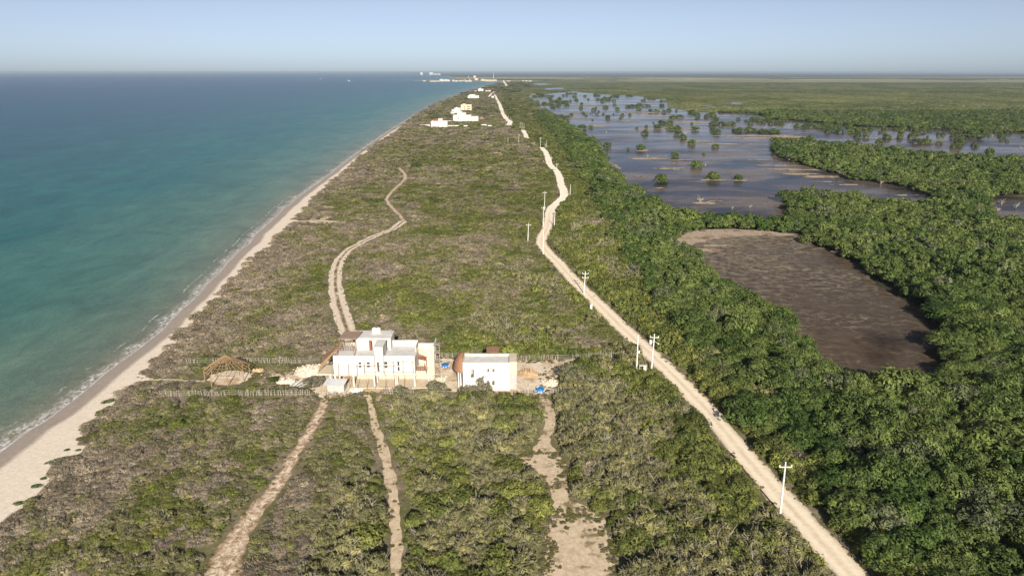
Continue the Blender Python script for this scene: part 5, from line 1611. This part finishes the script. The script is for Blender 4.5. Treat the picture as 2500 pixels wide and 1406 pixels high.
for ti in range(4):
    for L in (0, 1, 2):
        pass
rest = ~solo
protos = []; base = {}
for ti, kd in enumerate(names):
    for L in (0, 1, 2):
        base[ti, L] = len(protos); protos += [q[0] for q in PROTO[kd, L]]
idx = np.array([base[t, l] for t, l in zip(typ, lod)]) + rs.integers(0, 5, len(x))
J = lambda a, b_: np.concatenate([a, b_])
o = gn_scatter('scrub', J(x[rest], WX), J(y[rest], WY), np.full(rest.sum() + n_, LZ - .03), J(np.stack([rad, rad, hgt], -1)[rest], np.stack([WS, WS, WS * .6], -1)),
               J(rot[rest], np.stack([WS * 0, WS * 0, WS * 400], -1)), J(idx[rest], base[3, 1] + rs.integers(0, 5, n_)), J(tint[rest], wt), protos)
tag(o, 'low windswept coastal scrub of grey and green bushes covering the strip', 'scrub', kind='stuff')
print('SCRUB', rest.sum(), 'solo', solo.sum())

# --- mangroves
rm = np.random.default_rng(23)
TX = []; TY = []; TSp = []
for y0, y1, s in [(45, 260, 3.9), (260, 620, 4.6), (620, 1150, 6.5)]:
    a, b_ = jitter_grid(30, y1 * .80 + 20, y0, y1, s, rm); TX.append(a); TY.append(b_); TSp.append(np.full(a.shape, s))
x = np.concatenate(TX); y = np.concatenate(TY); sp = np.concatenate(TSp)
k = in_view(x, y, 130) & (x > xmang(y) - 3 + 6 * (fbm(x / 9, y / 9, 7) - .5))
x, y, sp = x[k], y[k], sp[k]
k = ~in_water(x, y)
# the open sand rim and mud around the near pond
pxx, pyy = pix(x, y)
k &= ~inpoly(pxx, pyy, np.array(rim)) & ~inpoly(pxx, pyy, np.array([(2205, 518), (2245, 512), (2270, 522), (2245, 534), (2215, 530)]))
k &= ~((pyy < 236) & (pxx < 1640) & (fbm(x / 60, y / 90, 77) < .42))
x, y, sp = x[k], y[k], sp[k]
pxx, pyy = pix(x, y)
edge = np.clip((x - xmang(y)) / 12.0, 0, 1)
rad = sp * rm.uniform(0.70, 1.02, len(x)) * (1 + (rm.random(len(x)) < .14) * .35)
dw = np.full(len(x), 1e9)
for q in (LAGW, PONDW):
    d_, _ = segdist(x, y, q[::3]); dw = np.minimum(dw, d_)
hgt = (3.3 + 2.7 * fbm(x / 22.0, y / 22.0, 8) + rm.uniform(-.5, .9, len(x))) * (.75 + .25 * edge) * np.where(dw < 5, .8, 1.0)
hgt = np.where(y > 620, hgt * .95, hgt)
bg_ = rm.random(len(x)); rad = rad * np.where(bg_ > .86, 1.35, np.where(bg_ < .2, .75, 1.0)); hgt = hgt * np.where(bg_ > .86, 1.3, np.where(bg_ < .2, .72, 1.0))
tj = rm.random(len(x)); hu = fbm(x / 18.0, y / 18.0, 19)
tint = pal((0.056, 0.096, 0.020), (0.135, 0.172, 0.046), np.clip(hu * 1.4 - .2 + (tj - .5) * .7, 0, 1))
pale = (rm.random(len(x)) < .10)
tint[pale] = pal((0.10, 0.125, 0.055), (0.15, 0.165, 0.085), tj)[pale]
size_px = rad / np.hypot(y, CAMZ)
px, py = pix(x, y, LZ + hgt * .7)
inside = (px > 0) & (px < 2500) & (py > 0) & (py < 1400)
solo = np.zeros(len(x), bool)
i = np.where(inside)[0]; solo[i[np.argsort(-size_px[i])[:300]]] = True
rotz = rm.uniform(0, 6.28, len(x))
lod = np.where(y < 190, 0, np.where(y < 420, 1, 2))
ptop = PONDW[:, 1].max(); pbot = PONDW[:, 1].min()
for i in np.where(solo)[0]:
    if pale[i]: lb = 'pale grey green mangrove tree in the dense belt below the dark pond'
    else: lb = 'dark green mangrove tree in the dense belt below the dark pond'
    if y[i] > pbot + 6:
        side = 'left' if x[i] < np.mean(PONDW[:, 0]) - 3 else 'right'
        lb = ('pale grey green' if pale[i] else 'dark green') + ' mangrove tree in the belt along the %s bank of the dark pond' % side
    plant('mangrove', int(min(lod[i], 1)), int(i % 7), (x[i], y[i], LZ - .05), (rad[i], rad[i], hgt[i] / 1.1), rotz[i], tint[i], 'mangrove_tree', lb, 'tree', lb)
rest = ~solo
protos = [q[0] for L in (0, 1, 2) for q in PROTO['mangrove', L]]
idx = lod * 7 + rm.integers(0, 7, len(x))
rot = np.stack([rm.normal(0, .06, len(x)), rm.normal(0, .06, len(x)), rotz], -1)
o = gn_scatter('mangrove_forest', x[rest], y[rest], np.full(rest.sum(), LZ - .05), np.stack([rad, rad, hgt / 1.1], -1)[rest], rot[rest], idx[rest], tint[rest], protos)
tag(o, 'dense mangrove woodland stretching beside the lagoon towards the horizon', 'woodland', kind='stuff')
print('MANGROVE', rest.sum(), solo.sum())

# --- the forest that reads as one mass far behind the lagoon
TX = []; TY = []; TS = []
for y0, y1, s in [(1150, 2200, 17.0), (2200, 3600, 30.0), (3600, 5600, 55.0), (5600, 9000, 110.0), (9000, 26000, 330.0)]:
    a, b_ = jitter_grid(-60 if y0 < 4000 else -700, y1 * .82, y0, y1, s, rm); TX.append(a); TY.append(b_); TS.append(np.full(a.shape, s))
x = np.concatenate(TX); y = np.concatenate(TY); sp = np.concatenate(TS)
k = in_view(x, y, 60) & (x > np.where(y < 4700, xmang(y) - 4, xshore(y) + 200)) & ~in_water(x, y)
op = fbm(x / 160, y / 420, 97)
k &= ~((op < .40) & (x < y * .22)) & ~((y > 4300) & (fbm(x / 900, y / 500, 98) < .52)) & ~((y > 4200) & (y < 5400) & (x > y * .12 + 200))
x, y, sp = x[k], y[k], sp[k]
tj = rm.random(len(x)); hu = fbm(x / 120.0, y / 200.0, 29)
tint = pal((0.095, 0.120, 0.038), (0.25, 0.26, 0.105), np.clip(hu * 1.3 - .2 + (tj - .5) * .9, 0, 1))
rad = sp * .78; hgt = np.minimum(rad * 1.1, 9.0) * rm.uniform(.75, 1.25, len(x))
o = gn_scatter('far_woods', x, y, np.full(len(x), LZ - .1), np.stack([rad, rad, hgt], -1), np.stack([tj * 0, tj * 0, tj * 60], -1), rm.integers(0, 5, len(x)), tint, [q[0] for q in PROTO['clump', 2]])
tag(o, 'continuous green forest canopy far behind the lagoon up to the horizon', 'forest', kind='stuff')
print('FAR', len(x))
# ------------------------------------------------------------------ islets, snags and single plants
A_ = [(1410, 1105, 150), (1905, 1078, 155), (2140, 1080, 95), (1745, 960, 115), (1540, 862, 95), (1805, 840, 35), (1215, 792, 110), (1095, 795, 35), (1700, 745, 90), (1920, 776, 75), (1560, 655, 110), (1610, 692, 85), (1255, 650, 90),
      (1175, 598, 40), (1265, 585, 38), (1380, 597, 115), (1520, 602, 140), (1450, 552, 170), (1330, 545, 25), (1725, 612, 95), (1690, 555, 35), (1935, 642, 100), (1885, 615, 60), (1980, 565, 250), (2200, 625, 230), (2240, 560, 70), (2420, 640, 170), (665, 602, 100), (740, 588, 50), (600, 652, 55),
      (760, 705, 80), (900, 772, 90), (825, 742, 70), (910, 882, 45), (520, 608, 95), (905, 502, 60), (1020, 502, 35), (1040, 476, 45), (1110, 472, 45), (860, 461, 35), (798, 466, 35), (740, 456, 20), (695, 476, 35), (670, 456, 45), (770, 428, 60),
      (815, 438, 35), (650, 408, 45), (880, 402, 65), (995, 421, 50), (1095, 395, 65), (1195, 428, 65), (1335, 440, 110), (1430, 450, 50), (1480, 430, 70), (1545, 432, 35), (1550, 494, 130), (1415, 386, 70), (1760, 488, 60), (1840, 482, 60), (1700, 452, 90),
      (560, 470, 40), (430, 495, 130), (520, 500, 80), (470, 350, 110), (400, 345, 90), (330, 370, 90), (230, 300, 60), (560, 272, 110), (690, 295, 40), (795, 290, 50), (865, 310, 40), (970, 300, 90), (1490, 332, 70), (790, 405, 30), (1215, 375, 30), (955, 462, 18), (757, 517, 22), (2415, 530, 35), (2490, 550, 60), (2445, 700, 45), (440, 385, 60), (390, 402, 60)]
B_ = [(40, 537, 65), (108, 532, 35), (217, 547, 100), (130, 642, 210), (215, 857, 125), (445, 562, 25), (522, 582, 100), (610, 585, 60), (668, 582, 60), (670, 632, 70), (780, 568, 65), (750, 624, 20), (845, 638, 160), (965, 624, 70), (1070, 612, 75),
      (1200, 618, 65), (890, 572, 120), (955, 682, 85), (1035, 682, 70), (1225, 694, 105), (1345, 692, 70), (1455, 688, 85), (1330, 578, 100), (1465, 582, 100), (1570, 738, 200), (1600, 676, 35), (1720, 745, 75), (1585, 607, 45), (1700, 642, 35),
      (1810, 612, 110), (1890, 783, 110), (1925, 742, 105), (2058, 768, 80), (2210, 838, 100), (2290, 716, 35), (2355, 722, 45), (1930, 690, 190), (2090, 700, 140), (2170, 640, 120), (2300, 638, 130), (1960, 610, 80), (2030, 604, 70), (1155, 742, 80), (505, 697, 80), (1630, 634, 14)]
ISL = [(1250 + a / 3.846, 160 + b_ / 3.846, w_ / 3.846) for a, b_, w_ in A_] + [(1850 + a / 3.846, 160 + b_ / 3.846, w_ / 3.846) for a, b_, w_ in B_]
NAMED = {0: 'biggest round mangrove islet alone in the near lagoon', 1: 'double domed mangrove islet on a mud ring', 2: 'small round mangrove islet right of the double domed one', 3: 'round mangrove islet with bleached twigs at its right side', 4: 'round mangrove islet beside a flat of pale mud',
         5: 'tiny mangrove tuft alone in the open lagoon', 6: 'broad mangrove islet above a pale mud flat', 7: 'tiny mangrove bush left of the broad islet', 8: 'round mangrove islet on the long brown mud bar, left end', 9: 'round mangrove islet on the long brown mud bar, right end',
         len(A_) + 4: 'round mangrove islet under the tip of the long peninsula', len(A_) + 33: 'last round mangrove islet before the right peninsula'}
ri = np.random.default_rng(5)
for q in range(150):          # the crowded margin of the far woods
    if q < 95: a = ri.uniform(1690, 2500); b_ = np.interp(a, [1690, 1880, 2100, 2500], [283, 298, 318, 332]) + ri.uniform(-6, 9)
    else: a = ri.uniform(1300, 1650); b_ = ri.uniform(230, 262)
    c_ = P(a, b_)
    if in_water(c_[:1], c_[1:])[0]: ISL.append((a, b_, ri.uniform(7, 22)))
for n_, (px_, py_, wpx) in enumerate(ISL):
    c0 = P(px_, py_); axd = c0[1] * CP + CAMZ * SP
    wm = wpx / F * axd
    k = max(1, int(round(wm / 11.0))); k = min(k, 5)
    if py_ > 222 and in_water(np.array([c0[0]]), np.array([c0[1]]))[0] == False and py_ < 0: continue
    for j in range(k):
        rr_ = wm / k * .5 * (1.25 if k > 1 else 1.0) * ri.uniform(.88, 1.1)
        xx = c0[0] + (j - (k - 1) / 2) * wm / k; yy = c0[1] + rr_ * .9 + ri.normal() * rr_ * .3 * (k > 1)
        hh = min(max(rr_ * 1.15, 1.6), 5.2) * ri.uniform(.9, 1.1)
        t_ = float(ri.random()); tc = np.array((0.055, 0.088, 0.018)) * (1 - t_) + np.array((0.100, 0.135, 0.034)) * t_
        reg = 'by the shore mangrove belt' if px_ < 1420 else ('beside the long right hand peninsula' if px_ > 1850 and py_ > 325 else ('in the right hand arm of the lagoon' if px_ > 1850 else ('in the far lagoon' if py_ < 262 else 'in the middle of the lagoon')))
        sz = 'tall' if hh > 4.4 else ('small' if hh < 2.6 else 'round')
        lb = NAMED.get(n_) if k == 1 else None
        gp = None
        if lb is None:
            lb = '%s mangrove islet standing %s' % (sz, reg); gp = lb
        kd = 'islet' if c0[1] < 1400 else 'islet'
        plant(kd, 0 if c0[1] < 520 else 1, int(ri.integers(0, 5)), (xx, yy, LZ + .03), (rr_, rr_, hh / 1.05), float(ri.uniform(0, 6.28)), tc, 'mangrove_islet', lb, 'mangrove', gp)

# --- bleached dead trees standing in the lagoon
SN = [(1710, 494, 3.4, 22, 'spreading bleached dead tree with many limbs on a mud patch'), (1830, 509, 2.0, 8, 'short bleached snag near the small spit'), (1787, 511, 1.8, 6, 'forked bleached snag left of the short one'), (1582, 384, 3.0, 5, 'thin dead trunk standing on a mud bar'), (1645, 400, 1.6, 5, 'small bent snag below the round islet'),
      (1672, 328, 4, 12, 'grey dead thicket beside the islet on the mud bar'), (1722, 406, 2.2, 8, 'bleached twigs right of the ringed islet'), (2048, 427, 3.5, 6, 'upright dead trunk near the peninsula mud'), (2150, 450, 3, 10, 'leaning bleached tree off the peninsula'), (2365, 487, 3.5, 14, 'pale dead tree leaning from the peninsula edge'),
      (2418, 506, 3.2, 8, 'tall grey snag in the right edge pond'), (2445, 500, 3.4, 9, 'second grey snag in the right edge pond'), (2480, 508, 3.0, 9, 'third grey snag in the right edge pond'), (2436, 516, 2.6, 12, 'low tangled snag in the right edge pond'),
      (1832, 322, 4, 10, 'dead brush heap on the far mud flat'), (1862, 320, 4, 10, 'second dead brush heap on the far mud flat'), (1303, 236, 9, 6, 'tall bare dead tree at the lagoon head'), (1575, 262, 5, 5, 'thin bare tree in the far lagoon'), (1925, 312, 5, 6, 'white bare trunk near the far forest edge'), (2423, 335, 5, 6, 'white bare trunk near the right far edge'), (2492, 364, 3, 6, 'pale bare snag at the far right of the lagoon'),
      (1625, 382, 1.4, 4, 'thin stub in open water right of the mud bar'), (1480, 325, 2.5, 4, 'thin dead stick by the left islets'), (1855, 556, 1.8, 10, 'bleached root tangle under the small spit'), (2225, 915, 1.6, 12, 'dead twigs at the lower end of the dark pond')]
for j, (px_, py_, hh, n_, lb) in enumerate(SN):
    c0 = P(px_, py_); r = np.random.default_rng(300 + j)
    o = thing('dead_tree', (c0[0], c0[1], LZ), lb, 'dead tree')
    th = .045 + .00010 * c0[1]
    mb = MB(); top = (r.normal() * .3, r.normal() * .3, hh * .55); mb.tube((0, 0, -.1), top, th * 2.0, th * 1.2, 6, 0, .5); mb.build('trunk', M_DEAD, o)
    mb = MB()
    for k in range(n_):
        s_ = Vector(top) * r.uniform(.15, 1.0); a = r.uniform(0, 6.28); e = s_ + Vector((math.cos(a) * hh * .55, math.sin(a) * hh * .45, hh * r.uniform(.05, .55)))
        m_ = s_.lerp(e, .5) + Vector(r.normal(size=3)) * .12 * hh * .5
        mb.tube(s_, m_, th, th * .7, 4, 0, r.random()); mb.tube(m_, e, th * .7, th * .3, 4, 0, r.random())
        e2 = m_ + Vector((r.normal() * .3, r.normal() * .3, r.uniform(.0, .35))) * hh * .6; mb.tube(m_, e2, th * .5, th * .25, 4, 0, r.random())
    mb.build('branches', M_DEAD, o)

# --- dark creeping plants on the upper beach
CR = [(272, 976, 3.2, 'long'), (235, 1012, 1.8, 'small'), (211, 1031, 1.6, 'small'), (192, 1048, 1.3, 'small'), (186, 1071, 1.9, 'round'), (210, 1065, 1.1, 'tiny'), (151, 1098, .8, 'tiny'), (173, 1099, .9, 'tiny'), (138, 1122, 2.6, 'broad'), (120, 1146, 1.6, 'small'), (98, 1168, .9, 'tiny'), (78, 1186, 1.5, 'round'), (60, 1218, 1.2, 'round'), (37, 1228, 1.3, 'small'), (250, 993, .8, 'tiny')]
for j, (px_, py_, s_, wd) in enumerate(CR):
    r = np.random.default_rng(700 + j)
    s_ *= .78; px_ += (8 + 10 * ((j * 7) % 5) / 4); c0 = P(px_, py_); mb = MB(); n_ = int(420 * s_)
    a = r.uniform(0, 6.28, n_); q = np.sqrt(r.random(n_)) * s_ * (.55 + .8 * fbm(np.cos(a) * 1.3 + j, np.sin(a) * 1.3, 9))
    pt = np.stack([np.cos(a) * q, np.sin(a) * q * .62 + np.cos(a) * q * .5 * (wd in ('long', 'broad')), .05 + .30 * r.random(n_) * np.clip(1.2 - q / s_, .1, 1)], -1)
    quads(mb, pt, np.stack([r.normal(0, .5, n_), r.normal(0, .5, n_), np.ones(n_)], -1), .10 * r.uniform(.7, 1.3, n_), 1.2, r)
    o = mb.build('beach_creeper', M_LEAF, None, (c0[0], c0[1], LZ - .12)); o['tint'] = [0.075, 0.115, 0.035]
    lb = '%s green creeper patch on the upper beach%s' % (wd, '' if wd in ('tiny', 'small', 'round') else ', the only %s one' % wd)
    tag(o, lb, 'creeper', lb if wd in ('tiny', 'small', 'round') else None)

# --- a few plants that stand out
for (px_, py_, rad_, hh, kd, tc, nm, lb, ct) in [
        (1016, 410, 4.4, 3.6, 'islet', (0.055, 0.095, 0.018), 'round_tree', 'lone dark green round tree in the open scrub at the head of the thin trail', 'tree'),
        (1568, 676, 4.6, 3.2, 'olive', (0.17, 0.18, 0.13), 'silver_bush', 'silvery green bush at the mangrove edge, the farther of two', 'bush'),
        (1757, 825, 4.0, 3.2, 'olive', (0.18, 0.185, 0.145), 'silver_bush', 'silvery grey bush at the mangrove edge, the nearer of two', 'bush'),
        (560, 778, 2.0, 1.3, 'green', (0.20, 0.19, 0.02), 'leafy_bush', 'yellow green bush above the back stick fence', 'bush'),
        (570, 716, 2.4, 1.3, 'green', (0.17, 0.17, 0.02), 'leafy_bush', 'yellow green bush close to the beach farther up', 'bush'),
        (1172, 958, 3.2, 3.6, 'olive', (0.16, 0.15, 0.10), 'twiggy_shrub', 'grey bare crowned shrub in front of the smaller house wall', 'shrub'),
        (1145, 966, 2.3, 2.2, 'dry', (0.17, 0.16, 0.12), 'twiggy_shrub', 'grey twiggy shrub left before the smaller house', 'shrub'),
        (1062, 962, 2.4, 2.4, 'olive', (0.14, 0.135, 0.08), 'twiggy_shrub', 'grey green shrub before the gap between the houses', 'shrub'),
        (976, 968, 1.9, 1.9, 'olive', (0.13, 0.135, 0.07), 'twiggy_shrub', 'small grey green shrub at the dense stick fence', 'shrub'),
        (765, 945, 2.4, 2.4, 'dry', (0.16, 0.15, 0.11), 'dry_bush', 'grey brushy bush between the rubble pile and the shed', 'bush'),
        (1395, 935, 3.6, 3.2, 'olive', (0.13, 0.135, 0.07), 'twiggy_shrub', 'large olive shrub at the right end of the lot', 'shrub'),
        (660, 936, 1.6, 1.3, 'green', (0.07, 0.10, 0.02), 'leafy_bush', 'dark green bush between the roof frame and sand heap', 'bush')]:
    c0 = P(px_, py_)
    plant(kd, 0, 2, (c0[0], c0[1] + rad_ * .6, LZ - .03), (rad_, rad_, hh), .7, tc, nm, lb, ct, None)
